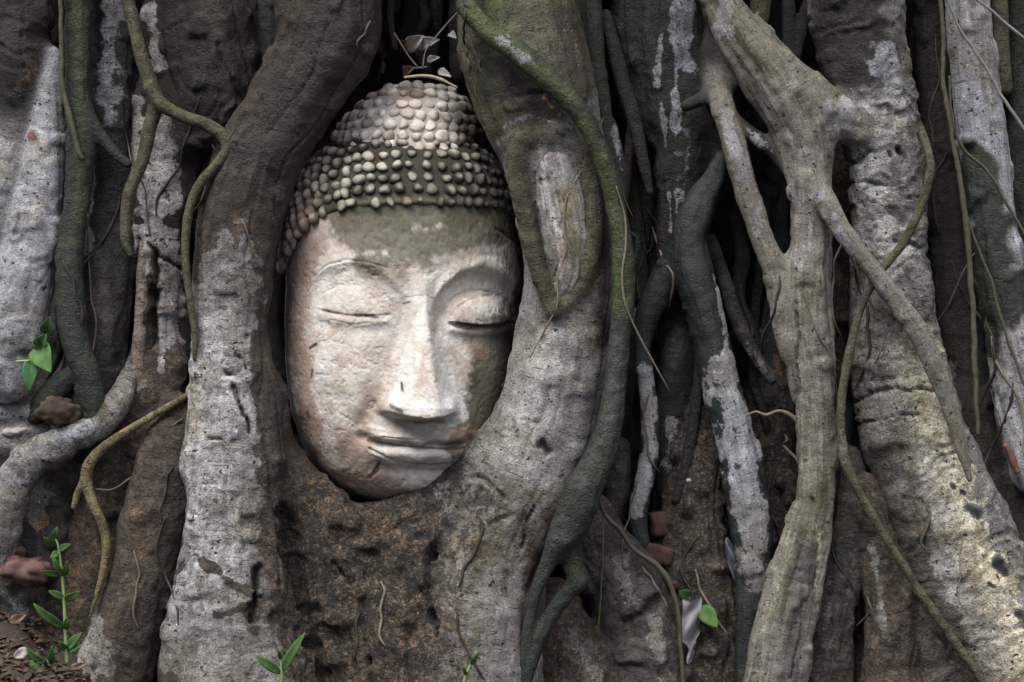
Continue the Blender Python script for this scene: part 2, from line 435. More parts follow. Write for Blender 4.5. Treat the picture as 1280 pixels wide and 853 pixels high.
def surface_nets(F, org, h):
    S = F < 0
    nx, ny, nz = F.shape
    cnt = np.zeros((nx - 1, ny - 1, nz - 1), np.int8)
    for a in (0, 1):
        for b in (0, 1):
            for c in (0, 1):
                cnt += S[a:nx - 1 + a, b:ny - 1 + b, c:nz - 1 + c]
    act = (cnt > 0) & (cnt < 8)
    I, J, K = np.nonzero(act)
    idx = np.full(act.shape, -1, np.int32)
    idx[I, J, K] = np.arange(len(I))
    pos = np.zeros((len(I), 3), np.float32); num = np.zeros(len(I), np.float32)
    cs = [(0, 0, 0), (1, 0, 0), (0, 1, 0), (1, 1, 0), (0, 0, 1), (1, 0, 1), (0, 1, 1), (1, 1, 1)]
    for a in cs:
        for ax in range(3):
            if a[ax]: continue
            b = list(a); b[ax] = 1
            fa = F[I + a[0], J + a[1], K + a[2]]; fb = F[I + b[0], J + b[1], K + b[2]]
            m = (fa < 0) != (fb < 0)
            t = np.where(m, fa / np.where(m, fa - fb, 1), 0)
            for q in range(3):
                pos[:, q] += np.where(m, a[q] + (t if q == ax else 0), 0)
            num += m
    pos /= num[:, None]
    pos += np.stack([I, J, K], 1)
    V = pos * h + org
    quads = []
    for ax in range(3):
        b, c = (ax + 1) % 3, (ax + 2) % 3
        sl0 = [slice(1, -1)] * 3; sl1 = [slice(1, -1)] * 3
        sl0[ax] = slice(0, -1); sl1[ax] = slice(1, None)
        s0, s1 = S[tuple(sl0)], S[tuple(sl1)]
        m = s0 != s1
        E = np.stack(np.nonzero(m), 1)
        off = np.ones(3, int); off[ax] = 0
        flip = ~s0[m]
        E = E + off
        def cell(db, dc):
            e = E.copy(); e[:, b] += db; e[:, c] += dc
            return idx[e[:, 0], e[:, 1], e[:, 2]]
        q = np.stack([cell(-1, -1), cell(0, -1), cell(0, 0), cell(-1, 0)], 1)
        q[flip] = q[flip][:, ::-1]
        quads.append(q)
    return V, np.vstack(quads)

def vert_normals(V, Q):
    a, b = V[Q[:, 2]] - V[Q[:, 0]], V[Q[:, 3]] - V[Q[:, 1]]
    fn = np.cross(a, b)
    n = np.zeros_like(V)
    for k in range(4):
        for q in range(3):
            n[:, q] += np.bincount(Q[:, k], fn[:, q], len(V))
    return n / (np.linalg.norm(n, axis=1)[:, None] + 1e-12)

def tri_sample(G, lo, org, h, V):
    g = (V - org) / h - lo
    i = np.clip(np.floor(g).astype(int), 0, np.array(G.shape) - 2)
    t = np.clip(g - i, 0, 1)
    out = 0
    for dx in (0, 1):
        for dy in (0, 1):
            for dz in (0, 1):
                w = (t[:, 0] if dx else 1 - t[:, 0]) * (t[:, 1] if dy else 1 - t[:, 1]) * (t[:, 2] if dz else 1 - t[:, 2])
                out = out + w * G[i[:, 0] + dx, i[:, 1] + dy, i[:, 2] + dz]
    inside = ((g >= 0) & (g <= np.array(G.shape) - 1)).all(1)
    return np.where(inside, out, 1.0)

PALES = ('pale', 'lilac', 'white', 'grey', 'wood', 'cream', 'straw', 'tan', 'orange', 'rust', 'pink', 'yolive')
def paint_vertices(V, root):
    """lower colour, upper colour and how much the upper one covers; the shader breaks up the edge"""
    colA = np.tile(np.array(C[root.base], np.float32), (len(V), 1))
    colB = colA.copy()
    W = np.zeros(len(V), np.float32)
    wet = np.full(len(V), root.wet, np.float32)
    if root.paint: n1 = fbm(V, 38, 3, 3)
    for st in root.paint:
        cname, line, rad = st[:3]
        soft = min((st[3] if len(st) > 3 else 6) + 5, max(2.0, rad * 0.9)) / 1000
        strength = min(1.0, (st[4] if len(st) > 4 else 1.0) * 0.95)
        poly = [tuple(P(p[0], p[1], root.d - 0.02)[[0, 2]]) for p in line]
        amp = min(rad * 0.6, 18) / 1000
        lin = np.clip(0.5 + (rad / 1000 - poly_dist(V, poly) + amp * n1) / (2 * soft), 0, 1) * strength
        cc = np.array(C[cname])
        if cname in PALES:
            w = lin[:, None]
            k = w / np.maximum(w + (1 - w) * W[:, None] , 1e-4)
            colB = colB * (1 - k) + cc * k
            W = W + (1 - W) * lin
        else:
            w = sstep(0.2, 0.8, lin)
            colA = colA * (1 - w[:, None]) + cc * w[:, None]
            W = W * (1 - w)
            wet = wet * (1 - w) + 0.6 * w
    return colA, colB, W, wet

CRACKS = []      # (polyline px, width mm, depth mm, base depth)

def cluster(roots, h=0.003, parent=None, mat=None, single=None, origin=(0, 0, 0)):
    """blend roots into one skin, then hand each root its own piece of it"""
    mat = mat or BARK
    lines = [catmull(r.cp, max(0.008, np.mean([c[3] for c in r.cp]) * 0.35)) for r in roots]
    lo = np.min([(l[:, :3] - l[:, 3:4]).min(0) for l in lines], 0) - 0.03
    hi = np.max([(l[:, :3] + l[:, 3:4]).max(0) for l in lines], 0) + 0.03
    lo[2] = max(lo[2], -0.16)
    shape = np.ceil((hi - lo) / h).astype(int)
    F = np.full(shape, 1.0, np.float32)
    subs = []
    for r, l in zip(roots, lines):
        G, a, b = seg_volume(l, r.fy, lo, h, shape, r.k + 3 * h)
        subs.append((G, a))
        s = tuple(slice(a[i], b[i]) for i in range(3))
        A = F[s]
        k = r.k
        t = np.clip(0.5 + 0.5 * (G - A) / k, 0, 1)
        F[s] = G * (1 - t) + A * t - k * t * (1 - t)
    for ax in range(3):
        s = [slice(None)] * 3
        s[ax] = 0; F[tuple(s)] = 1
        s[ax] = -1; F[tuple(s)] = 1
    V, Q = surface_nets(F, lo, h)
    V = V.astype(np.float64)
    D = np.stack([tri_sample(G, a, lo, h, V) for G, a in subs], 0)
    own = D.argmin(0)
    if len(roots) > 1:
        srt = np.sort(D, 0)
        gap = srt[1] - srt[0]
    else:
        gap = np.ones(len(V))
    nrm = vert_normals(V, Q)
    # grain coordinates and displacement
    Gr = np.zeros_like(V)
    disp = np.zeros(len(V))
    cols = np.zeros((len(V), 3)); col2 = np.zeros((len(V), 3)); wts = np.zeros(len(V)); dots = np.zeros(len(V)); wets = np.zeros(len(V)); flk = np.zeros(len(V)); stk = np.zeros(len(V))
    for i, r in enumerate(roots):
        near = np.nonzero((own == i) | (D[i] - D.min(0) < 0.03))[0]
        mine = np.nonzero(own == i)[0]
        if len(mine) == 0: continue
        l = lines[i]
        arc = np.concatenate([[0], np.cumsum(np.linalg.norm(np.diff(l[:, :3], axis=0), axis=1))])
        Vm = V[mine]
        bi = np.zeros(len(mine), int)
        for s in range(0, len(mine), 20000):
            dd = ((Vm[s:s + 20000, None, :] - l[None, :, :3]) ** 2).sum(2)
            bi[s:s + 20000] = dd.argmin(1)
        tan = np.gradient(l[:, :3], axis=0); tan /= np.linalg.norm(tan, axis=1)[:, None]
        rel = Vm - l[bi, :3]
        tt = tan[bi]
        u = arc[bi] + (rel * tt).sum(1)
        side = np.cross(tt, np.array([0, 1.0, 0])); side /= np.linalg.norm(side, axis=1)[:, None] + 1e-9
        fr = np.cross(side, tt)
        Gr[mine] = np.stack([u + i * 3.1, (rel * side).sum(1), (rel * fr).sum(1)], 1)
        g = Gr[mine]
        rad = l[bi, 3]
        fade = sstep(0, 0.02, gap[mine])
        dsp = fbm(Vm, 14, 2, i) * rad * r.lump + fbm(Vm, 45, 3, 5) * 0.0016 * r.rough * np.minimum(1, rad / 0.02)
        gf = g * np.array([5, 42, 42]) + np.stack([0 * u, fbm(Vm, 11, 2, 33) * 0.5, 0 * u], 1)
        dsp += (vnoise(gf, 34) * 0.06 - (1 - sstep(0.0, 0.22, np.abs(vnoise(gf * 1.3, 35)))) * 0.05) * np.minimum(rad, 0.055) * r.flute * fade
        dsp += sstep(0.45, 0.8, fbm(Vm, 28, 2, 36)) * 0.0035 * r.rough * np.minimum(1, rad / 0.03)
        if r.ring:
            gg = g * np.array([62, 9, 9]) + np.stack([fbm(Vm, 20, 3, 8) * 1.6, 0 * u, 0 * u], 1)
            rn = vnoise(gg, 7)
            rn2 = vnoise(gg * np.array([2.3, 2, 2]), 17)
            dsp += (-np.abs(rn) * 2.2 + 0.5 + rn2 * 0.5) * 0.0022 * r.ring * fade * (0.35 + 0.65 * sstep(-0.4, 0.5, fbm(Vm, 16, 2, 19)))
        if r.grain:
            gg = g * np.array([7, 150, 150])
            dsp += vnoise(gg, 12) * 0.0016 * r.grain * fade
            dsp += vnoise(g * np.array([3, 60, 60]), 13) * 0.0022 * r.grain * fade
        warp = None
        if r.cracks: warp = np.stack([fbm(Vm, 55, 3, 14), fbm(Vm, 55, 3, 15)], 1) * 0.0035
        for line, wd, dp in r.cracks:
            poly = [tuple(P(x, y, r.d - 0.03)[[0, 2]]) for x, y in line]
            dist = poly_dist(Vm, poly, warp) / np.clip(0.75 + 0.7 * fbm(Vm, 60, 2, 24), 0.25, 1.5) + 0.0010 * fbm(Vm, 140, 2, 4)
            dsp -= (1 - sstep(0.2 * wd / 1000, wd / 1000, dist)) * dp / 1000
        disp[mine] = dsp
    Dm = D.min(0)
    tw_ = np.zeros(len(V))
    for i, r in enumerate(roots):
        bl = max(0.0035, r.k * 0.35)
        nb = np.nonzero(D[i] - Dm < 3 * bl)[0]
        if len(nb) == 0: continue
        Vn = V[nb]
        c_, c2, wt, w_ = paint_vertices(Vn, r)
        warp = np.stack([fbm(Vn, 55, 3, 14), fbm(Vn, 55, 3, 15)], 1) * 0.0035 if r.cracks else None
        for line, wd, dp in r.cracks:
            if dp < 0: continue
            poly = [tuple(P(x, y, r.d - 0.03)[[0, 2]]) for x, y in line]
            w = (1 - sstep(0.3 * wd / 1000, 0.9 * wd / 1000, poly_dist(Vn, poly, warp)))[:, None] * min(0.8, dp / 12)
            c_ = c_ * (1 - w) + np.array(C['black']) * w
            c2 = c2 * (1 - w) + np.array(C['dbrown']) * w
        dt_ = np.full(len(nb), r.dots)
        for line, rad, stg in r.dotpaint:
            poly = [tuple(P(x, y, r.d - 0.02)[[0, 2]]) for x, y in line]
            dt_ = np.maximum(dt_, stg * (1 - sstep(rad / 1000 * .6, rad / 1000 * 1.3, poly_dist(Vn, poly) + 0.012 * fbm(Vn, 30, 2, 51))))
        g_ = np.exp(-(D[i][nb] - Dm[nb]) / bl)
        tw_[nb] += g_
        cols[nb] += c_ * g_[:, None]; col2[nb] += c2 * g_[:, None]; wts[nb] += wt * g_; wets[nb] += w_ * g_; flk[nb] += r.flake * g_; stk[nb] += r.grain_amt * g_; dots[nb] += dt_ * g_
    tw_ = np.maximum(tw_, 1e-6)
    cols /= tw_[:, None]; col2 /= tw_[:, None]; wts /= tw_; wets /= tw_; flk /= tw_; stk /= tw_; dots /= tw_
    if len(roots) > 1:
        for _ in range(5):
            sd_ = np.zeros(len(V)); cn = np.zeros(len(V))
            for q_ in range(4):
                x, y = Q[:, q_], Q[:, (q_ + 1) % 4]
                sd_ += np.bincount(x, disp[y], len(V)); cn += np.bincount(x, minlength=len(V))
            near = (gap < 0.006).astype(float)
            disp = disp * (1 - near) + sd_ / cn * near
    V = V + nrm * disp[:, None]
    nrm = vert_normals(V, Q)
    origin = np.asarray(origin, float)
    objs = []
    if single:
        o = mesh_obj(single, V, Q, mat, parent, origin, {'Col': cols, 'Gr': Gr, 'Wet': wets, 'Flk': flk, 'Col2': col2, 'Wt': wts, 'Dots': dots, 'Strk': stk})
        return [o]
    fo = own[Q[:, 0]]
    for i in range(len(roots) if len(roots) > 1 else 0):
        sel = np.nonzero(fo == i)[0]
        if len(sel) == 0: continue
        lab = np.full(len(V), -1, np.int64); fv = Q[sel]
        used = np.unique(fv); lab[used] = used
        while True:
            m = lab[fv].min(1); new = lab.copy()
            for c in range(4): np.minimum.at(new, fv[:, c], m)
            new[used] = new[new[used]]
            if (new == lab).all(): break
            lab = new
        fl_ = lab[fv[:, 0]]
        ids, cnt = np.unique(fl_, return_counts=True)
        if len(ids) > 1:
            small = ~np.isin(fl_, ids[cnt.argmax()])
            f = sel[small]
            alt = D.copy()[:, Q[f, 0]]; alt[i] = 9
            fo[f] = alt.argmin(0)
    for i, r in enumerate(roots):
        f = Q[fo == i]
        if len(f) == 0: continue
        used, inv = np.unique(f, return_inverse=True)
        f2 = inv.reshape(f.shape)
        o = mesh_obj(r.name, V[used], f2, mat, parent, origin, {'Col': cols[used], 'Gr': Gr[used], 'Wet': wets[used], 'Flk': flk[used], 'Col2': col2[used], 'Wt': wts[used], 'Dots': dots[used], 'Strk': stk[used]}, normals=nrm[used] if len(roots) > 1 else None)
        if r.label: o['label'] = r.label
        objs.append(o)
    return objs

def tube(bm_v, bm_f, line, sides=8):
    """append a swept tube with rounded tips to vertex and face lists"""
    base = len(bm_v)
    line = np.asarray(line, float)
    tan = np.gradient(line[:, :3], axis=0); tan /= np.linalg.norm(tan, axis=1)[:, None] + 1e-9
    ref = np.array([0.1, 1.0, 0.05])
    for i, p in enumerate(line):
        s = np.cross(tan[i], ref); s /= np.linalg.norm(s) + 1e-9
        f = np.cross(s, tan[i])
        for k in range(sides):
            a = 2 * math.pi * k / sides
            bm_v.append(p[:3] + p[3] * (math.cos(a) * s + math.sin(a) * f))
    for i in range(len(line) - 1):
        for k in range(sides):
            a = base + i * sides + k; b = base + i * sides + (k + 1) % sides
            bm_f.append((a, b, b + sides, a + sides))
    bm_f.append(tuple(base + k for k in range(sides))[::-1])
    bm_f.append(tuple(base + (len(line) - 1) * sides + k for k in range(sides)))

def px_line(pts, d=0.0, step=0.006):
    w = []
    for p in pts:
        dd = d + (p[3] / 1000 if len(p) > 3 else 0)
        q = P(p[0], p[1], dd); w.append([*q, p[2] / 1000])
    return catmull(w, step)

# ------------------------------------------------------------------ the fig tree
TREE_O = (0, 0.30, -0.05)
tree = empty('strangler_fig', TREE_O)
tag(tree, 'old strangler fig whose many grey and mossy roots grip the stone head', 'tree')
def fig(roots, h=0.003):
    return cluster(roots, h, tree, BARK, None, TREE_O)

# the two great roots round the head and the mass they run together in, below the chin
big_left = Root([(412, -40, 70), (412, 40, 66), (384, 100, 58), (348, 155, 54), (318, 210, 54), (298, 275, 54), (290, 340, 50),
                 (289, 400, 48), (294, 470, 56), (300, 550, 69), (300, 630, 73), (296, 710, 76), (298, 790, 90), (303, 870, 104)],
    d=0.0, base='brown', fy=0.85, k=0.010, lump=0.07, ring=0.3, wet=0.25, flake=0.6,
    paint=[('dbrown', [(430, 0), (400, 90), (330, 190)], 50, 20, .6), ('dgreen', [(335, 130), (300, 210)], 16, 12, .5), ('rust', [(400, 95), (420, 60)], 9, 6, .35),
           ('rust', [(290, 262), (300, 275)], 8, 5, .6), ('lilac', [(290, 300), (287, 345)], 13, 6, .75), ('grey', [(292, 320), (285, 420), (290, 440)], 26, 8, .8),
           ('grey', [(270, 380), (272, 500), (275, 640), (270, 760), (280, 860)], 52, 10), ('pale', [(275, 420), (258, 500), (262, 640)], 34, 7), ('pale', [(262, 640), (255, 700), (250, 740)], 28, 6), ('pale', [(290, 460), (300, 560), (292, 690)], 30, 9, .8),
           ('grey', [(250, 800), (300, 830), (330, 860)], 50, 12, .8), ('grey', [(320, 560), (330, 700), (340, 800)], 26, 16, .6), ('brown', [(345, 540), (352, 620), (352, 700), (375, 790)], 20, 12, .8), ('brown', [(325, 440), (338, 520)], 14, 8, .8),
           ('dbrown', [(352, 380), (350, 480), (362, 580), (360, 660)], 12, 7, .8), ('white', [(250, 470), (243, 560), (242, 620)], 7, 5, .6),
           ('rust', [(260, 628), (295, 630)], 5, 4, .7), ('rust', [(300, 590), (312, 600)], 6, 4, .5), ('brown', [(245, 690), (330, 745), (280, 765)], 10, 8, .7),
           ('rust', [(235, 800), (222, 850)], 6, 5, .5), ('rust', [(330, 700), (345, 730)], 8, 5, .5)],
    cracks=[([(358, 640), (368, 705), (386, 780), (408, 860)], 17, 17), ([(295, 484), (306, 510), (316, 540)], 5, 8), ([(326, 708), (322, 735), (319, 768)], 6, 14), ([(262, 548), (305, 549)], 3, 4),
            ([(276, 455), (285, 446), (303, 447), (310, 455), (300, 466), (283, 467), (276, 458)], 3.5, 4), ([(255, 600), (275, 603)], 3, 4),
            ([(278, 468), (310, 470)], 3, 3), ([(292, 455), (295, 457)], 9, -2.5)],
    dotpaint=[([(345, 600), (352, 700), (385, 840)], 26, .6)], label='massive grey root hugging the left side of the stone head')
big_right = Root([(640, -40, 66), (648, 30, 76), (664, 100, 80), (687, 180, 70), (706, 260, 60), (712, 330, 56), (708, 400, 58), (695, 470, 62), (674, 540, 66),
                  (645, 610, 72), (612, 690, 74), (598, 770, 78), (592, 870, 82)],
    d=0.005, base='grey', fy=0.85, k=0.012, lump=0.05, ring=0.15, wet=0.15, flake=0.4, rough=0.7, flute=0.6,
    paint=[('olive', [(650, -10), (655, 90)], 90, 15, .9), ('moss', [(615, 0), (618, 60)], 22, 16, .7), ('dbrown', [(700, 20), (715, 90)], 24, 16, .6), ('brown', [(660, 90), (650, 140)], 30, 16, .6), ('dgreen', [(600, 60), (610, 130)], 14, 9, .8), ('dbrown', [(645, 110), (720, 150)], 38, 16, .65), ('dbrown', [(742, 200), (756, 300), (752, 420)], 16, 9, .8),
           ('brown', [(730, 420), (735, 490)], 16, 12, .6), ('orange', [(690, 118), (720, 140)], 6, 4, .5), ('orange', [(680, 128), (700, 150)], 4, 3, .5),
           ('tan', [(700, 400), (640, 600), (600, 700)], 60, 24, .5), ('pale', [(690, 420), (665, 500), (655, 560)], 26, 14, .6), ('pale', [(610, 560), (650, 570), (690, 520)], 20, 10, .6), ('grey', [(600, 560), (600, 600)], 20, 9, .7),
           ('lilac', [(635, 190), (632, 160), (660, 150), (720, 165)], 5, 4, .6), ('rust', [(700, 700), (672, 620)], 9, 8, .5), ('brown', [(655, 640), (668, 700), (655, 800)], 16, 9, .8), ('pale', [(560, 690), (580, 740)], 17, 10, .65),
           ('dbrown', [(545, 690), (530, 780), (530, 870)], 30, 14, .7), ('rust', [(570, 660), (560, 800)], 20, 12, .4)],
    cracks=[([(541, 686), (536, 715), (539, 755), (545, 792)], 7, 17), ([(668, 632), (655, 655), (652, 680)], 4, 6), ([(675, 555), (684, 562)], 8, 7), ([(650, 524), (672, 526)], 3, 3),
            ([(590, 590), (610, 600), (625, 612), (630, 622)], 4, 5), ([(625, 130), (680, 118), (735, 128)], 2.5, 3), ([(602, 610), (596, 630)], 6, 5), ([(640, 525), (644, 548)], 4, 3),
            ([(618, 540), (640, 548)], 2.5, 2), ([(615, 655), (640, 640)], 4, 3)],
    dotpaint=[([(590, 630), (545, 700), (550, 870)], 45, .8), ([(655, 640), (670, 720)], 14, .5)], label='massive grey root with an old scar, right of the stone head')
mass = Root([(352, 575, 22), (372, 612, 34), (408, 668, 50), (440, 740, 62), (455, 810, 66), (462, 880, 72)], d=0.022, base='brown', fy=0.8, k=0.022, lump=0.05, wet=0.35, dots=0.9, rough=2.4, flute=1.5, flake=.8,
    paint=[('olive', [(430, 680), (470, 690)], 22, 14, .5), ('black', [(410, 720), (450, 760), (480, 700)], 20, 14, .6), ('dgreen', [(500, 700), (520, 740)], 24, 12, .6), ('rust', [(450, 655), (470, 680), (520, 640)], 14, 9, .7), ('rust', [(470, 800), (500, 850)], 30, 15, .4),
           ('grey', [(462, 830), (475, 853)], 10, 5, .7), ('dbrown', [(385, 680), (410, 780), (430, 850)], 16, 9, .7)],
    cracks=[([(358, 640), (368, 705), (386, 780), (408, 860)], 17, 17), ([(393, 625), (420, 640), (436, 640)], 4, 5), ([(470, 690), (455, 760), (470, 850)], 9, 6), ([(420, 700), (440, 730)], 6, 6), ([(352, 630), (356, 660), (366, 700), (378, 730)], 4, 6), ([(460, 820), (470, 853)], 7, 10)], label='dark crusty root mass under the chin')
mass2 = Root([(362, 590, 20), (384, 628, 28), (424, 668, 36), (485, 676, 42), (540, 650, 42), (590, 606, 40), (625, 570, 30)], d=0.012, base='brown', fy=1.1, k=0.028, lump=0.06, wet=0.25, dots=0.8, rough=2.4, flute=1.5, flake=.8, up=False, down=False,
    paint=[('grey', [(560, 625), (610, 590)], 24, 12, .8), ('rust', [(480, 650), (440, 670)], 14, 8, .6), ('dgreen', [(520, 650), (535, 670)], 14, 9, .6)], cracks=[([(450, 690), (500, 650)], 3, 3)])
mass3 = Root([(520, 640, 40), (515, 720, 66), (520, 800, 74), (528, 880, 82)], d=0.012, base='brown', fy=0.72, k=0.03, lump=0.06, wet=0.3, dots=0.9, rough=2.4, flute=1.5, flake=.8, up=False,
    paint=[('black', [(470, 720), (500, 760)], 20, 14, .45), ('dgreen', [(505, 690), (525, 690)], 20, 10, .6), ('pale', [(560, 700), (575, 740)], 15, 9, .7), ('rust', [(520, 800), (560, 830)], 34, 14, .55), ('grey', [(600, 760), (600, 840)], 26, 12, .6), ('grey', [(570, 660), (590, 700)], 24, 14, .6), ('orange', [(440, 660), (520, 655)], 8, 8, .4)],
    cracks=[([(541, 686), (536, 715), (539, 755), (545, 792)], 7, 17), ([(500, 640), (512, 660)], 4, 4), ([(600, 815), (630, 826), (640, 845)], 3, 4)])

# the scar: two lips of healing bark round bare wood
lip_paint = [('dgreen', [(650, 185), (655, 260), (672, 330)], 16, 8, .5)]
lips = [Root([(690, 168, 9), (660, 172, 12), (646, 190, 13), (647, 225, 12), (657, 275, 12), (668, 325, 12), (680, 362, 10), (692, 384, 8)], d=-0.045, base='olive', fy=0.9, k=0.016, lump=0.06, ring=0.5, rough=.7, up=False, down=False, paint=lip_paint, name='callus_lip'),
        Root([(684, 168, 9), (712, 175, 12), (732, 200, 12), (742, 245, 12), (742, 295, 12), (730, 340, 12), (712, 372, 10), (694, 388, 8)], d=-0.040, base='olive', fy=0.9, k=0.016, lump=0.06, ring=0.5, rough=.7, up=False, down=False,
             paint=[('dbrown', [(752, 220), (752, 320)], 9, 6, .7), ('rust', [(705, 380), (735, 345)], 5, 4, .5)], name='callus_lip')]
fig([big_left, big_right, mass, mass2, mass3] + lips, 0.0026)
wood = Root([(684, 188, 22), (694, 235, 31), (702, 290, 31), (706, 340, 25), (700, 374, 14)], d=-0.034, base='grey', flake=.15, fy=0.8, k=0.01, lump=0.02, grain=2.2, rough=0.6, wet=0.0, up=False, down=False, name='bare_wood',
    paint=[('wood', [(690, 200), (705, 330)], 18, 10, .6), ('yolive', [(706, 240), (718, 310)], 7, 8, .8), ('olive', [(712, 300), (715, 330)], 6, 6, .7), ('dgrey', [(684, 215), (690, 290)], 4, 4, .6), ('grey', [(690, 330), (698, 370)], 12, 8, .7), ('pale', [(675, 200), (690, 280)], 8, 6, .6), ('grey', [(690, 195), (700, 230)], 8, 6, .7)],
    cracks=[([(690, 215), (700, 260), (706, 300)], 2.5, 3), ([(700, 325), (690, 350)], 2.5, 3)], label='bare greyish wood inside the oval scar')
cluster([wood], 0.0022, tree, BARK, None, TREE_O)

# green root that climbs over the right hand side
green = Root([(578, -30, 13), (588, 14, 14), (612, 45, 14), (648, 70, 15), (684, 100, 15), (716, 133, 14), (742, 172, 13), (759, 215, 13), (771, 265, 13), (779, 320, 14), (779, 380, 14),
              (773, 440, 14), (768, 500, 15), (755, 560, 19), (729, 615, 22), (706, 668, 20), (684, 708, 11), (669, 745, 8), (659, 790, 7), (652, 830, 5)],
    d=-0.058, base='dgreen', fy=0.9, k=0.01, lump=0.08, ring=0.25, rough=0.7, wet=0.5, down=False,
    paint=[('moss', [(580, 0), (610, 40), (700, 115), (750, 200), (775, 300), (776, 380)], 14, 6, .9), ('lilac', [(622, 50), (655, 76)], 7, 5, .7), ('grey', [(645, 66), (670, 85)], 6, 5, .5), ('olive', [(700, 105), (740, 160)], 5, 4, .6),
           ('dgrey', [(770, 400), (765, 520), (730, 610)], 12, 8, .6), ('olive', [(765, 560), (745, 600)], 6, 5, .6), ('dgrey', [(700, 660), (690, 730)], 16, 8, .5)],
    label='green mossy root winding down over the great right root')
green.cp = [[*c[:1], c[1] + [0, -.006, -.014, -.020, -.026, -.026, -.020, -.010, -.002, .006, .012, .016, .018, .018, .012, .004, .004, .008, .01, .012][min(i, 19)], *c[2:]] for i, c in enumerate(green.cp)]
green2 = Root([(708, 665, 17), (714, 698, 14), (723, 726, 12)], d=-0.045, base='dgreen', fy=0.9, k=0.008, wet=0.4, up=False, down=False, paint=[('olive', [(715, 712), (728, 722)], 8, 5, .5)])
green3 = Root([(724, 724, 11), (702, 750, 10), (683, 780, 11), (664, 825, 10), (655, 860, 9)], d=-0.043, base='dgreen', fy=0.9, k=0.008, wet=0.4, up=False)
fig([green, green2, green3], 0.0026)

# left: columns and pale roots
fig([Root([(15, -40, 46), (22, 40, 46), (22, 100, 40), (20, 150, 30)], d=0.03, base='dbrown', fy=.8, k=.01, ring=1.0, lump=.08, down=False, rough=1.4,
          paint=[('brown', [(20, 20), (40, 60)], 20, 12, .6), ('rust', [(38, 85), (35, 110)], 11, 6, .9), ('black', [(0, 118), (30, 125), (48, 118)], 6, 5, .8)]),
     Root([(46, 70, 18), (28, 130, 30), (12, 190, 34), (-8, 250, 34), (-20, 330, 34)], d=0.035, base='lilac', flake=0.25, fy=.8, k=.008, ring=.5, lump=.05, up=False, down=False,
          paint=[('dbrown', [(20, 95), (35, 125)], 12, 7, .8), ('pale', [(15, 160), (0, 230)], 16, 9, .6), ('dgrey', [(-20, 300), (0, 280)], 20, 10, .5)]),
     Root([(66, 70, 12), (62, 120, 19), (58, 180, 25), (50, 240, 30), (40, 300, 34), (28, 360, 38), (18, 420, 40), (10, 470, 34)], d=0.02, base='lilac', flake=0.25, fy=.85, k=.008, ring=.6, lump=.05, up=False, down=False,
          paint=[('pale', [(55, 150), (45, 240), (35, 320)], 17, 10, .6), ('dbrown', [(25, 270), (20, 290)], 7, 4, .8), ('grey', [(70, 130), (75, 200)], 6, 5, .7), ('dbrown', [(10, 430), (40, 440)], 14, 10, .6), ('rust', [(40, 170), (44, 174)], 5, 3, .8)])])
fig([Root([(100, -40, 17), (97, 60, 17), (98, 120, 18), (100, 170, 18), (98, 230, 18), (90, 300, 17), (86, 360, 18), (92, 420, 18), (108, 470, 18), (118, 520, 16)], d=0.0, base='dgreen', fy=.85, k=.01, wet=.5, ring=.2, down=False, lump=.08,
          paint=[('moss', [(97, 0), (100, 160), (92, 300)], 9, 6, .6), ('black', [(88, 0), (86, 90)], 5, 4, .6)]),
     Root([(104, 140, 9), (122, 165, 8), (142, 190, 7), (160, 205, 6)], d=0.0, base='dgreen', fy=.9, k=.012, wet=.4, up=False, down=False),
     Root([(138, -40, 30), (136, 60, 30), (134, 150, 30), (132, 250, 32), (130, 350, 36), (120, 430, 40), (112, 500, 36), (100, 560, 26)], d=0.05, base='wet', fy=.8, k=.01, wet=.6, lump=.08, ring=.2, down=False,
          paint=[('lilac', [(140, 0), (135, 70), (138, 150)], 13, 4, .8), ('lilac', [(118, 180), (112, 310)], 5, 3, .75), ('grey', [(112, 200), (105, 330)], 5, 4, .6), ('dgrey', [(130, 320), (135, 420)], 12, 9, .6), ('dgreen', [(95, 420), (120, 500)], 15, 10, .6)])])
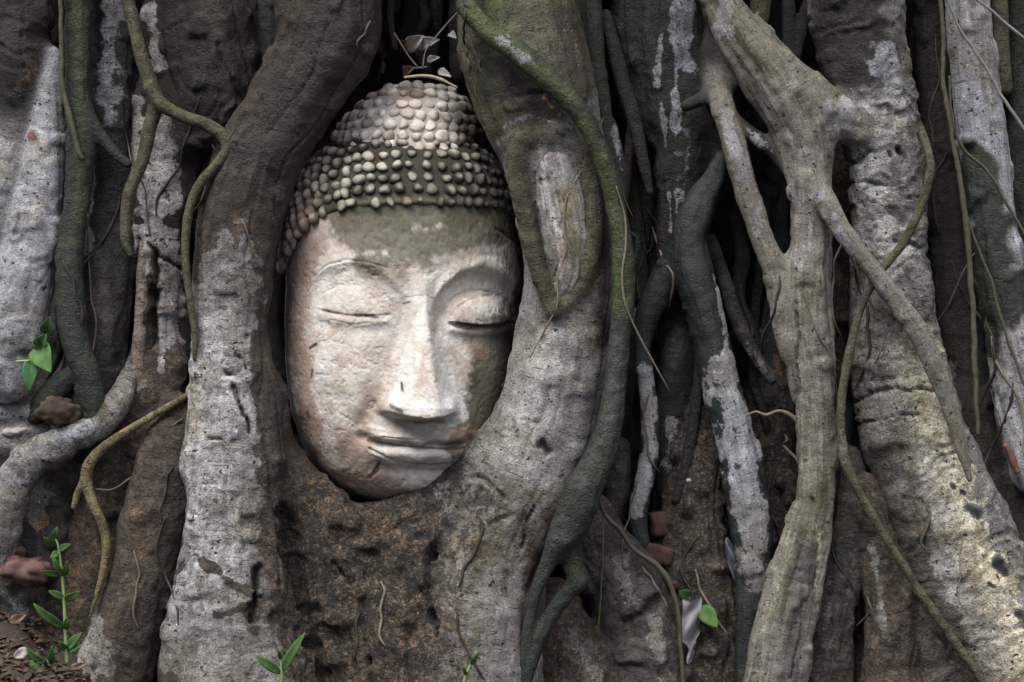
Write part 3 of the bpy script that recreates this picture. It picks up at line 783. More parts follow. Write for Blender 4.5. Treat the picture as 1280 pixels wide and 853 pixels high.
# the bulky dark column with bare patches and the hollow in it
fig([Root([(250, -40, 70), (252, 30, 74), (262, 90, 66), (258, 130, 52), (235, 165, 40)], d=0.06, base='dbrown', fy=.8, k=.015, lump=.09, rough=1.5, wet=.35, down=False, ring=.3,
          paint=[('brown', [(270, 20), (300, 90), (280, 140)], 24, 16, .6), ('pale', [(186, 15), (196, 50), (200, 82)], 9, 3), ('rust', [(318, 80), (322, 110)], 4, 4, .5), ('black', [(230, 45), (250, 60)], 14, 10, .5), ('dgreen', [(210, 100), (260, 130)], 16, 12, .4)],
          cracks=[([(205, 40), (230, 30)], 3, 3), ([(275, 60), (300, 120), (290, 150)], 3, 3)]),
     Root([(218, 130, 52), (208, 200, 48), (203, 270, 46), (200, 340, 42), (203, 410, 40), (205, 460, 40)], d=0.07, base='dbrown', fy=.8, k=.012, lump=.05, rough=1.3, up=False, down=False,
          paint=[('pale', [(208, 165), (196, 240), (190, 320)], 30, 4), ('pale', [(172, 130), (170, 190)], 8, 3), ('wood', [(212, 330), (215, 420), (205, 470)], 16, 4), ('white', [(216, 380), (210, 450)], 5, 4, .8), ('brown', [(248, 200), (246, 300)], 10, 6, .8), ('brown', [(205, 235), (212, 245)], 7, 4, .6)],
          cracks=[([(174, 300), (166, 360), (164, 440)], 5, 12), ([(184, 305), (205, 325), (226, 335)], 4, 9), ([(194, 315), (194, 400), (186, 470)], 8, 14), ([(238, 240), (230, 300)], 2.5, 3)], label='column with bare pale bark and a hollow'),
     Root([(338, -40, 22), (336, 30, 20), (332, 80, 14), (325, 110, 10)], d=0.06, base='dgrey', fy=.9, k=.01, down=False, paint=[('rust', [(330, 70), (333, 100)], 4, 3, .5)])])
fig([Root([(181, 306, 8), (179, 350, 9), (177, 400, 9), (173, 440, 9), (174, 478, 9)], d=0.045, base='pink', fy=.95, k=.01, up=False, down=False, lump=.05, ring=.2, paint=[('grey', [(181, 320), (178, 400)], 4, 3, .7)])], .0022)
# brown roots at the foot on the left
fig([Root([(205, 450, 34), (192, 490, 42), (160, 550, 44), (132, 620, 46), (122, 690, 50), (110, 770, 54), (100, 870, 60)], d=0.06, base='brown', fy=.7, k=.012, lump=.07, dots=.5, wet=.35, up=False, ring=.3, rough=1.4,
          paint=[('grey', [(170, 480), (160, 510)], 12, 7, .7), ('olive', [(165, 495), (180, 520)], 12, 7, .5), ('rust', [(110, 640), (150, 620), (105, 720)], 20, 12, .6), ('rust', [(100, 720), (90, 800)], 14, 9, .6)]),
     Root([(222, 520, 28), (208, 570, 36), (196, 640, 42), (182, 710, 46), (158, 790, 48), (128, 880, 52)], d=0.012, base='brown', fy=.85, k=.005, lump=.05, dots=.25, wet=.45, up=False, ring=.4,
          paint=[('dbrown', [(222, 600), (212, 700), (190, 780)], 18, 10, .8), ('rust', [(170, 620), (180, 700)], 16, 10, .55), ('pale', [(112, 800), (105, 853)], 18, 6), ('grey', [(125, 775), (140, 850)], 14, 8, .7), ('dbrown', [(170, 780), (160, 850)], 12, 8, .7)],
          cracks=[([(120, 620), (150, 610), (175, 590)], 2, 3)]),
     Root([(222, 690, 16), (212, 760, 24), (205, 880, 34)], d=0.10, base='dgrey', fy=.8, k=.01, up=False, paint=[('grey', [(205, 770), (210, 800)], 8, 6, .5)])])
fig([Root([(172, 440, 10, 60), (158, 478, 14, 40), (140, 512, 19, 8), (108, 540, 20), (70, 556, 22), (36, 578, 24), (14, 612, 25), (4, 655, 24), (-4, 700, 18)], d=0.0, base='grey', fy=.9, k=.01, up=False, down=False, lump=.05, ring=.4,
          paint=[('lilac', [(130, 525), (60, 560), (20, 600)], 14, 9, .7), ('olive', [(118, 480), (125, 520)], 9, 7, .6), ('dgrey', [(40, 600), (25, 640)], 8, 6, .5)], label='smooth grey root curving out to the left edge'),
     Root([(-30, 520, 14), (10, 518, 12), (45, 514, 9)], d=0.03, base='lilac', flake=0.25, fy=.9, k=.01, up=False, down=False),
     Root([(-20, 552, 24), (20, 548, 22), (50, 535, 14)], d=0.04, base='pale', fy=.8, k=.01, up=False, down=False, rough=1.6),
     Root([(95, 575, 24), (62, 610, 34), (52, 660, 36), (56, 700, 28)], d=0.05, base='dgrey', fy=.8, k=.01, up=False, down=False, rough=1.4, ring=.8, paint=[('grey', [(50, 610), (45, 650)], 14, 9, .8), ('orange', [(48, 658), (62, 645)], 6, 4, .7), ('brown', [(80, 600), (85, 680)], 10, 8, .7)]),
     Root([(30, 700, 18), (48, 745, 26), (66, 800, 32), (80, 880, 36)], d=0.075, base='brown', fy=.8, k=.01, up=False, dots=.5, rough=1.8),
     Root([(-20, 720, 30), (12, 745, 26), (28, 790, 22), (20, 830, 20)], d=0.06, base='dgrey', fy=.8, k=.01, up=False, down=False, rough=1.6, paint=[('grey', [(5, 740), (25, 770)], 10, 8, .7)])])
fig([Root([(128, 455, 10), (95, 470, 15), (60, 498, 16), (45, 520, 12)], d=0.03, base='dgreen', fy=.9, k=.01, up=False, down=False, wet=.5)])

# middle: the dark bundle between the right great root and the lattice
fig([Root([(835, -40, 70), (838, 40, 66), (845, 110, 56), (856, 175, 40), (850, 235, 28), (838, 300, 18), (832, 350, 10)], d=0.07, base='wet', fy=.75, k=.015, wet=.45, lump=.07, down=False,
          paint=[('dgreen', [(790, 30), (800, 120)], 40, 25, .7), ('lilac', [(851, -20), (850, 40), (852, 80)], 13, 2.5), ('lilac', [(843, 90), (843, 160)], 5, 2), ('lilac', [(824, 50), (821, 110)], 4, 2, .8), ('lilac', [(825, 130), (832, 170), (840, 290)], 3, 1.5, .8), ('lilac', [(845, 165), (847, 290)], 4, 1.5, .8), ('lilac', [(860, 165), (853, 250)], 5, 2, .8), ('lilac', [(884, -20), (896, 30)], 12, 3, .9), ('lilac', [(893, 30), (888, 62)], 7, 3, .9)],
          label='dark wet root with pale drip marks'),
     Root([(800, 10, 30), (795, 90, 34), (800, 140, 28), (835, 165, 20)], d=0.09, base='dgreen', fy=.8, k=.02, wet=.4, up=False, down=False),
     Root([(925, 130, 12), (905, 150, 18), (905, 190, 14), (902, 215, 12)], d=0.05, base='wet', fy=.9, k=.015, wet=.4, up=False, down=False),
     Root([(845, 205, 18), (858, 170, 18), (885, 152, 16), (915, 150, 14)], d=0.06, base='wet', fy=.9, k=.015, wet=.4, up=False, down=False)])
fig([Root([(740, -40, 12), (745, 60, 11), (752, 125, 11), (760, 180, 9), (772, 240, 8)], d=0.03, base='dgreen', fy=.9, k=.008, wet=.4, down=False),
     Root([(757, 20, 9), (775, 90, 10), (790, 140, 10), (803, 195, 8), (812, 240, 5)], d=0.045, base='wet', fy=.9, k=.008, wet=.4, up=False, down=False),
     Root([(720, -40, 16), (724, 40, 15), (735, 110, 12)], d=0.045, base='dgreen', fy=.9, k=.01, wet=.4, down=False, paint=[('moss', [(718, 0), (722, 60)], 6, 5, .6)]),
     Root([(765, 155, 6), (770, 190, 9), (776, 215, 8), (778, 260, 5)], d=0.03, base='wet', fy=.8, k=.006, up=False, down=False, paint=[('lilac', [(766, 160), (772, 190), (777, 212)], 6, 2)]),
     Root([(780, 200, 12), (795, 290, 12), (800, 370, 12)], d=0.10, base='wet', fy=.9, k=.006, up=False, down=False, wet=.5),
     Root([(820, 180, 14), (815, 260, 14), (818, 340, 14)], d=0.12, base='wet', fy=.9, k=.006, up=False, down=False, paint=[('dgrey', [(820, 220), (820, 270)], 8, 6, .5)]),
     Root([(784, 290, 3.5), (797, 300, 3), (792, 330, 3), (786, 345, 3)], d=0.02, base='dgreen', k=.004, up=False, down=False)], .0028)
fig([Root([(902, 198, 9), (892, 225, 15), (874, 260, 22), (862, 300, 24), (868, 345, 25), (880, 390, 24), (890, 430, 23), (902, 480, 24), (916, 530, 25), (929, 590, 27), (939, 650, 27), (944, 710, 25), (940, 770, 20), (934, 830, 15), (930, 880, 12)],
          d=0.035, base='bgreen', flake=0.2, fy=.9, k=.014, wet=.4, lump=.04, ring=.2, grain=.4, up=False,
          paint=[('lilac', [(898, 340), (908, 420), (905, 470)], 6, 2, .9), ('lilac', [(905, 465), (915, 530), (935, 620), (940, 660)], 26, 5, .8), ('grey', [(935, 640), (944, 720)], 24, 10, .8), ('dbrown', [(903, 600), (918, 680)], 8, 6, .6)],
          label='long root, dark green above and pale grey below'),
     Root([(862, 300, 18), (835, 345, 20), (812, 385, 17), (803, 430, 11), (805, 462, 11), (812, 520, 12), (810, 575, 13), (800, 625, 13), (798, 655, 12), (806, 690, 8)],
          d=0.055, base='bgreen', flake=0.2, fy=.9, k=.014, wet=.4, lump=.05, up=False, down=False, paint=[('lilac', [(805, 462), (814, 520), (808, 600), (795, 640)], 12, 3, .85), ('dgreen', [(800, 660), (808, 690)], 10, 6, .7)]),
     Root([(888, 300, 8), (905, 350, 9), (922, 400, 10), (942, 440, 9), (965, 475, 7)], d=0.075, base='dgrey', fy=.9, k=.01, up=False, down=False, paint=[('grey', [(935, 430), (955, 465)], 6, 4, .6)]),
     Root([(842, 368, 22), (850, 420, 28), (845, 480, 26), (838, 540, 24), (838, 600, 20), (846, 650, 16)], d=0.09, base='wet', fy=.8, k=.01, up=False, down=False, lump=.08,
          paint=[('dgrey', [(848, 410), (840, 470)], 13, 6, .8), ('grey', [(838, 525), (835, 580)], 9, 4, .8)]),
     Root([(872, 410, 7), (874, 460, 7), (868, 520, 7), (858, 580, 7), (845, 625, 6)], d=0.055, base='wet', fy=.9, k=.006, up=False, down=False, wet=.4),
     Root([(776, 560, 14), (772, 610, 16), (764, 650, 14)], d=0.08, base='dgrey', fy=.9, k=.006, up=False, down=False)], .0028)
fig([Root([(890, 470, 20), (880, 550, 32), (868, 620, 40), (868, 690, 46), (880, 770, 50), (885, 880, 56)], d=0.075, base='dbrown', fy=.7, k=.015, up=False, dots=.55, lump=.1, rough=2.2, flute=1.6, wet=.25,
          paint=[('brown', [(860, 640), (900, 720)], 24, 14, .7), ('rust', [(905, 690), (915, 760)], 7, 8, .5), ('grey', [(905, 680), (930, 700)], 3, 3, .5)], label='broad brown root behind the paper scrap'),
     Root([(742, 640, 24), (758, 690, 36), (782, 740, 46), (802, 800, 52), (812, 880, 58)], d=0.045, base='dgrey', fy=.75, k=.012, up=False, dots=.2, lump=.16, rough=2.2, flute=1.5, wet=.25,
          paint=[('grey', [(772, 700), (790, 750)], 12, 12, .8), ('grey', [(815, 770), (830, 840)], 16, 12, .7), ('brown', [(765, 740), (785, 820)], 12, 10, .6)], cracks=[([(780, 780), (800, 770), (818, 750)], 8, 7)]),
     Root([(690, 745, 24), (700, 790, 42), (715, 840, 54), (722, 890, 60)], d=0.03, base='brown', fy=.8, k=.012, up=False, dots=.5, lump=.07,
          paint=[('grey', [(718, 790), (740, 850)], 16, 10, .8), ('rust', [(735, 760), (778, 840)], 6, 5, .6)]),
     Root([(660, 790, 12), (668, 870, 18)], d=0.06, base='dbrown', fy=.8, k=.01, up=False),
     Root([(968, 480, 32), (962, 560, 34), (972, 640, 40), (965, 720, 38), (960, 880, 40)], d=0.13, base='dbrown', fy=.7, k=.012, up=False, dots=.5, lump=.08, rough=2.2, flute=1.6, paint=[('dgrey', [(950, 480), (985, 500)], 16, 10, .7), ('rust', [(985, 600), (975, 640)], 9, 8, .5)]),
     Root([(935, 430, 30), (965, 470, 26), (990, 500, 20)], d=0.14, base='dgrey', fy=.7, k=.012, up=False, down=False)])

# the tan lattice of grafted aerial roots
tan_paint = [('dgreen', [(915, 45), (935, 90)], 9, 8, .6), ('dbrown', [(940, 110), (965, 165)], 8, 8, .5), ('dgreen', [(1000, 640), (985, 800)], 9, 10, .5), ('dbrown', [(1030, 350), (1036, 480)], 5, 5, .5), ('olive', [(900, 0), (930, 60), (975, 110)], 14, 9, .6), ('dbrown', [(925, 90), (950, 130)], 12, 8, .5), ('straw', [(945, 75), (985, 130)], 3, 3, .5)]
fig([Root([(884, -50, 20), (902, 0, 22), (928, 45, 30), (960, 90, 38), (990, 140, 36), (1008, 195, 30), (1012, 250, 25), (1012, 300, 24), (1008, 350, 30), (1008, 400, 33), (1014, 460, 29), (1021, 520, 25), (1023, 580, 24), (1020, 630, 25),
           (1006, 685, 32), (990, 740, 37), (976, 800, 37), (962, 880, 38)], d=-0.005, base='tan', fy=.75, k=.014, lump=.05, grain=1.3, ring=.1, flute=.6, wet=.1, up=True,
          paint=tan_paint + [('lilac', [(905, 0), (905, 40)], 12, 4, .7), ('grey', [(1008, 200), (1005, 330)], 14, 10, .7), ('olive', [(1030, 600), (1000, 690), (975, 760)], 12, 8, .7), ('olive', [(1000, 560), (1010, 650)], 12, 10, .5), ('straw', [(1015, 630), (1024, 680), (1020, 740)], 3, 3, .6), ('straw', [(985, 680), (965, 770)], 2, 3, .5), ('dgrey', [(1008, 690), (990, 760), (985, 840)], 14, 9, .7)],
          cracks=[([(1000, 700), (1004, 760), (990, 850)], 2.5, 3), ([(998, 380), (999, 520)], 2.5, 4), ([(1019, 625), (1025, 680), (1018, 760)], 2.5, 3)], label='main tan stem of the grafted aerial roots', flake=0.12, name='aerial_root'),
     Root([(896, 95, 12, 25), (904, 135, 14, 6), (917, 180, 15), (932, 235, 15), (950, 290, 15), (968, 340, 16), (982, 390, 17), (990, 440, 14)], d=-0.005, base='tan', fy=.85, k=.014, lump=.05, grain=.6, up=False, down=False, flake=0.12, name='aerial_root',
          paint=[('lilac', [(908, 145), (925, 205)], 11, 3, .8), ('grey', [(925, 205), (955, 300)], 10, 6, .5)]),
     Root([(1012, 205, 12, 30), (1020, 228, 14, 20), (1036, 258, 14, 4), (1058, 295, 12), (1090, 335, 12), (1122, 378, 12), (1148, 415, 13), (1170, 462, 13), (1188, 510, 11), (1202, 560, 8), (1212, 600, 4)], d=-0.035, base='tan', fy=.9, k=.014, lump=.04, grain=.4, up=False, down=False, flake=0.12, name='aerial_root',
          paint=[('lilac', [(1030, 240), (1060, 300)], 9, 6, .6), ('grey', [(1090, 335), (1180, 500)], 9, 8, .6), ('dgrey', [(1160, 420), (1200, 520)], 6, 5, .4)], label='thin arm slanting down across the pale ringed root'),
     Root([(918, 150, 9), (942, 170, 10), (966, 186, 11), (985, 205, 12)], d=0.01, base='dbrown', fy=.9, k=.014, up=False, down=False, flake=0.12, name='aerial_root', paint=[('lilac', [(925, 155), (965, 185)], 7, 3, .7)]),
     Root([(968, 95, 26), (1005, 120, 26), (1035, 142, 27, 6), (1065, 155, 27, 16), (1095, 165, 24, 28)], d=0.0, base='tan', fy=.8, k=.03, up=False, down=False, flake=0.12, name='aerial_root', paint=[('lilac', [(1010, 140), (1050, 140)], 22, 9, .8), ('rust', [(985, 100), (1020, 118)], 4, 4, .6), ('straw', [(960, 70), (1000, 120)], 4, 4, .5)]),
     Root([(905, 30, 26), (900, 80, 30), (902, 120, 24), (912, 160, 12)], d=0.035, base='dbrown', fy=.8, k=.02, up=False, down=False, flake=0.12, name='aerial_root', paint=[('olive', [(910, 40), (915, 90)], 12, 8, .6)]),
     Root([(858, 132, 8), (890, 118, 10), (918, 100, 9), (944, 78, 7)], d=0.015, base='wet', fy=.9, k=.01, up=False, down=False, wet=.2, flake=0.12, name='aerial_root'),
     # the great ringed root right of it
     Root([(1070, -50, 62), (1072, 20, 60), (1080, 80, 54), (1096, 130, 52), (1106, 190, 48), (1112, 250, 48), (1110, 320, 50), (1114, 390, 54), (1124, 460, 60), (1140, 530, 66), (1162, 600, 72), (1190, 670, 78), (1218, 740, 82), (1246, 810, 86), (1275, 890, 92)],
          d=0.035, base='grey', fy=.75, k=.018, lump=.05, ring=1.4, wet=.15, rough=0.8, flute=0.5,
          paint=[('dbrown', [(1060, -30), (1060, 60)], 56, 14, .9), ('dbrown', [(1040, 60), (1055, 95)], 30, 10, .8), ('black', [(1050, 70), (1090, 90)], 10, 9, .5), ('rust', [(1030, 30), (1050, 90)], 6, 8, .45), ('lilac', [(1100, 70), (1120, 110)], 15, 6), ('pale', [(1070, 150), (1120, 150)], 28, 8, .8), ('pale', [(1090, 200), (1110, 290), (1120, 330)], 34, 10, .65),
                 ('pink', [(1105, 192), (1128, 190)], 7, 3, .8), ('black', [(1120, 188), (1128, 194)], 5, 3, .8), ('dbrown', [(1115, 265), (1130, 272)], 8, 5, .7), ('pale', [(1095, 400), (1105, 520)], 30, 14, .5),
                 ('tan', [(1100, 420), (1130, 560), (1180, 700), (1230, 830)], 50, 24, .55), ('cream', [(1150, 440), (1165, 530), (1190, 590)], 22, 16, .75), ('cream', [(1182, 600), (1218, 680), (1248, 760), (1285, 840)], 24, 16, .8), ('pale', [(1150, 570), (1160, 640)], 18, 9, .6), ('brown', [(1080, 580), (1110, 660), (1150, 740), (1190, 840)], 34, 12, .75),
                 ('rust', [(1120, 530), (1135, 600), (1140, 660)], 7, 9, .45), ('pale', [(1170, 700), (1230, 810)], 16, 12, .6), ('black', [(1203, 633), (1216, 638)], 8, 3, .95), ('black', [(1240, 700), (1250, 712)], 8, 3, .95), ('black', [(1228, 726), (1234, 728)], 6, 3, .9), ('black', [(1184, 604), (1186, 606)], 4, 2, .9), ('black', [(1196, 612), (1200, 614)], 3, 2, .9), ('black', [(1262, 762), (1270, 768)], 6, 3, .9)],
          cracks=[([(1062, 512), (1085, 495), (1120, 485), (1170, 490)], 3, 5), ([(1070, 535), (1110, 520), (1150, 514)], 2.5, 4), ([(1052, 206), (1075, 200), (1085, 192)], 4, 5), ([(1070, 225), (1110, 232), (1150, 222)], 3, 4), ([(1075, 250), (1115, 252), (1155, 245)], 2.5, 3),
                  ([(1080, 300), (1120, 300), (1162, 310)], 2.5, 4), ([(1140, 470), (1060, 480)], 2, 2), ([(1170, 565), (1195, 562)], 2.5, 4), ([(1110, 190), (1113, 194)], 5, 6), ([(1122, 188), (1127, 192)], 6, 7)],
          label='pale ringed root, broad and stained cream, on the right')], .0026)
fig([Root([(1135, 335, 8), (1150, 350, 14), (1153, 380, 14), (1150, 400, 8)], d=0.0, base='grey', fy=.6, k=.006, up=False, down=False, rough=.6, name='bark_flap', paint=[('rust', [(1168, 350), (1170, 390)], 4, 3, .6)])], .0022)
fig([Root([(1050, 190, 22), (1052, 260, 30), (1050, 330, 34), (1050, 400, 36), (1055, 470, 26)], d=0.11, base='dbrown', fy=.7, k=.012, up=False, down=False, dots=.4, rough=2.3, flute=1.8, paint=[('rust', [(1050, 330), (1060, 390)], 16, 8, .5), ('rust', [(1050, 230), (1060, 260)], 8, 6, .4)]),
     Root([(1060, 570, 16), (1062, 640, 26), (1052, 710, 28), (1036, 790, 32), (1018, 880, 42)], d=0.03, base='dgrey', fy=.85, k=.004, up=False, dots=.4, rough=2.3, flute=1.8, lump=.1, paint=[('grey', [(1045, 700), (1030, 800)], 9, 8, .5), ('dgreen', [(1062, 640), (1050, 700)], 12, 8, .6)]),
     Root([(1082, 610, 20), (1100, 690, 24), (1112, 770, 30), (1116, 880, 38)], d=0.015, base='brown', fy=.85, k=.004, up=False, dots=.4, rough=2.3, flute=1.8, lump=.1, paint=[('grey', [(1092, 690), (1108, 800)], 8, 8, .6)]),
     Root([(1075, 800, 10), (1080, 850, 22), (1078, 890, 30)], d=0.06, base='dbrown', fy=.85, k=.01, up=False, dots=.3),
     Root([(1130, 690, 24), (1160, 770, 36), (1175, 880, 46)], d=0.03, base='dgrey', fy=.8, k=.004, up=False, dots=.45, rough=2.3, flute=1.6, lump=.08)])
fig([Root([(1160, -40, 20), (1163, 60, 20), (1170, 150, 21), (1178, 240, 24), (1188, 330, 28), (1198, 420, 32), (1212, 500, 34), (1230, 580, 42), (1250, 660, 52), (1285, 760, 60)], d=0.10, base='dbrown', fy=.8, k=.012, down=False, wet=.3, lump=.09, rough=1.5,
          paint=[('dgrey', [(1160, 0), (1165, 100)], 12, 10, .5), ('rust', [(1205, 520), (1212, 560)], 10, 8, .5), ('brown', [(1210, 480), (1235, 600)], 22, 14, .6), ('grey', [(1235, 610), (1270, 650)], 7, 6, .55), ('grey', [(1185, 440), (1190, 480)], 6, 7, .5)]),
     Root([(1262, 520, 14), (1275, 580, 26), (1290, 650, 36)], d=0.09, base='dbrown', fy=.8, k=.015, up=False, down=False, dots=.3, rough=1.4),
     Root([(1208, -50, 30), (1212, 40, 31), (1222, 120, 32), (1232, 200, 32), (1240, 270, 31), (1250, 340, 31), (1264, 420, 34), (1282, 500, 38), (1300, 580, 40)], d=0.05, base='lilac', flake=0.25, fy=.75, k=.008, down=False, grain=1.1, lump=.05,
          paint=[('dgreen', [(1215, 215), (1238, 280), (1245, 330), (1250, 380)], 32, 5, .93), ('dgreen', [(1228, 330), (1235, 400), (1240, 440)], 18, 6, .8), ('pale', [(1205, 0), (1222, 100)], 12, 10, .5), ('grey', [(1235, 60), (1245, 170)], 10, 8, .6)], label='flat streaked grey root with a dark green patch, far right'),
     Root([(1248, -50, 10), (1250, 40, 11), (1256, 110, 10)], d=0.07, base='olive', fy=.9, k=.01, down=False, wet=.3),
     Root([(1285, -50, 26), (1280, 60, 26), (1278, 150, 24), (1278, 240, 24), (1285, 330, 24)], d=0.10, base='wet', fy=.8, k=.012, down=False, wet=.5, paint=[('dgreen', [(1275, 20), (1275, 160)], 14, 10, .6), ('dgrey', [(1272, 200), (1270, 280)], 8, 8, .6)]),
     Root([(985, -50, 9), (986, 30, 9), (983, 80, 7), (975, 110, 6)], d=0.05, base='wet', fy=.9, k=.006, down=False),
     Root([(1020, -50, 9), (1006, 20, 8), (995, 70, 7)], d=0.05, base='wet', fy=.9, k=.006, down=False, paint=[('grey', [(1015, 0), (1010, 20)], 3, 3, .5)]),
     Root([(945, -50, 16), (950, 0, 14), (945, 40, 12)], d=0.04, base='olive', fy=.9, k=.01, down=False, paint=[('straw', [(950, 0), (945, 30)], 3, 3, .5)]),
     Root([(958, 0, 22), (965, 120, 30), (972, 260, 30), (960, 380, 30)], d=0.17, base='wet', fy=.8, k=.01, wet=.5, paint=[('dgreen', [(970, 240), (985, 290)], 16, 10, .8)], down=False)], .003)
fig([Root([(470, -50, 14), (462, 20, 12), (470, 60, 9)], d=0.07, base='wet', fy=.9, k=.008, down=False), Root([(492, -50, 5), (488, 20, 5), (494, 60, 4)], d=0.06, base='brown', fy=.9, k=.005, down=False),
     Root([(540, -60, 24), (530, 0, 22), (525, 60, 24)], d=0.14, base='wet', fy=.9, k=.01, down=False), Root([(580, -60, 16), (575, 20, 16), (576, 90, 14)], d=0.10, base='wet', fy=.9, k=.01, down=False, paint=[('dgrey', [(570, 0), (574, 30)], 6, 5, .6)])])

def thin_roots():
    rg = random.Random(21)
    spans = [(735, 800, 40, 620, .07, .15), (775, 905, 260, 720, .10, .17), (925, 1000, 150, 640, .09, .16), (1150, 1200, -60, 520, .12, .17), (1225, 1290, 60, 700, .09, .15), (1020, 1075, 200, 620, .10, .15), (60, 170, 200, 560, .07, .13), (300, 345, -60, 120, .08, .11), (470, 575, -60, 120, .10, .16), (1060, 1250, 560, 860, .05, .09), (735, 960, 560, 870, .10, .15), (190, 240, 560, 860, .08, .11)]
    cnt = [5, 8, 6, 3, 5, 3, 4, 2, 5, 6, 6, 2]
    out = []
    for (x0, x1, y0, y1, d0, d1), n in zip(spans, cnt):
        for i in range(n):
            x = x0 + (x1 - x0) * (i + rg.random()) / n
            ya = y0 + rg.uniform(0, .25) * (y1 - y0); yb = y1 - rg.uniform(0, .25) * (y1 - y0)
            r = rg.choice([4, 5, 6, 8, 10, 13]); d = rg.uniform(d0, d1); slant = rg.uniform(-.16, .16)
            pts = []
            m = 6
            for k in range(m + 1):
                t = k / m
                pts.append((x + slant * (yb - ya) * (t - .5) + rg.uniform(-9, 9), ya + (yb - ya) * t, r * (0.75 + .5 * rg.random()) * (0.6 if k in (0, m) else 1), 30 if k in (0, m) else rg.uniform(-8, 8)))
            base = rg.choice(['wet', 'dbrown', 'dgrey', 'dgreen', 'dgreen', 'bgreen', 'brown'])
            paint = []
            if rg.random() < .5:
                q = rg.randrange(1, m - 1)
                paint = [(rg.choice(['grey', 'lilac', 'dgrey', 'rust']), [(pts[q][0], pts[q][1]), (pts[q + 1][0], pts[q + 1][1])], r * .6, 3, .7)]
            out.append(Root(pts, d=d, base=base, fy=.9, k=.008, up=False, down=False, wet=.5, lump=.12, rough=1.2, paint=paint))
    return out
for r_ in thin_roots(): fig([r_], .0036)
def rootlets():
    """hair roots that hang and creep in the clefts, each a part of the fig"""
    rg = random.Random(77)
    spans = [(735, 800, 60, 620), (780, 905, 250, 700), (930, 1000, 160, 620), (1035, 1075, 200, 600), (1160, 1205, 0, 560), (1225, 1280, 300, 720), (740, 900, 600, 840), (1040, 1200, 600, 850), (60, 165, 120, 520), (90, 230, 520, 840), (455, 585, 0, 90), (365, 660, 640, 850), (235, 330, 100, 500), (560, 600, 20, 180), (960, 1010, 500, 700)]
    for x0, x1, y0, y1 in spans:
        for i in range(4):
            x, y = rg.uniform(x0, x1), rg.uniform(y0, y0 + .6 * (y1 - y0)); L = rg.uniform(.2, .5) * (y1 - y0)
            # lie on whatever surface is there: find its front
            pts = []; a = rg.uniform(-.5, .5); n_ = 7
            for k in range(n_ + 1):
                yy = y + L * k / n_; x += L / n_ * math.sin(a) + rg.uniform(-3, 3); a += rg.uniform(-.5, .5); a *= .8
                pts.append((x, yy))
            yield pts, rg.uniform(.7, 2.0), rg.choice(['twig', 'dark', 'dark', 'tan'])
def front_of(px, py):
    """depth of the nearest root skin straight behind a spot"""
    o = Vector((px / 1000 - .64, -1.0, MIDZ + (426.5 - py) / 1000))
    best = None
    for t, ob_ in BVH:
        h = t.ray_cast(o, Vector((0, 1, 0)), 3)
        if h[0] is not None and (best is None or h[0].y < best): best = h[0].y
    return 0.2 if best is None else best
from mathutils.bvhtree import BVHTree
def build_bvh():
    out = []
    for ob_ in list(tree.children):
        me = ob_.data
        co = np.zeros(len(me.vertices) * 3, np.float32); me.vertices.foreach_get('co', co); co = co.reshape(-1, 3) + np.array(TREE_O, np.float32)
        n4 = np.zeros(len(me.loops), np.int32); me.loops.foreach_get('vertex_index', n4)
        q = n4.reshape(-1, 4)
        c = co[q].mean(1); nrm = np.cross(co[q[:, 2]] - co[q[:, 0]], co[q[:, 3]] - co[q[:, 1]])
        keep = (nrm[:, 1] < 0) & (c[:, 2] < 0.95) & (c[:, 2] > -0.02)
        q = q[keep][::1]
        if len(q) == 0: continue
        u_, inv = np.unique(q, return_inverse=True)
        out.append((BVHTree.FromPolygons([tuple(v) for v in co[u_].tolist()], inv.reshape(-1, 4).tolist()), ob_))
    return out
BVH = build_bvh()
HAIR = {'twig': TWIG, 'dark': plain_material('dark_rootlet', (0.03, 0.026, 0.02), .7, .4, 200, .5), 'tan': plain_material('pale_rootlet', (0.14, 0.12, 0.09), .8, .4, 200, .5)}
for pts, rad, mk in rootlets():
    line = []
    dprev = None
    for x, y in pts:
        dd = front_of(x, y) - rad / 1000 * .6
        if dprev is not None: dd = max(min(dd, dprev + .012), dprev - .02)
        dprev = dd
        line.append([x / 1000 - .64, dd, MIDZ + (426.5 - y) / 1000, rad / 1000])
    line[0][3] *= .5; line[-1][3] *= .35
    V_, F_ = [], []
    tube(V_, F_, catmull(line, .005), 6)
    mesh_obj('rootlet', V_, F_, HAIR[mk], tree, TREE_O)

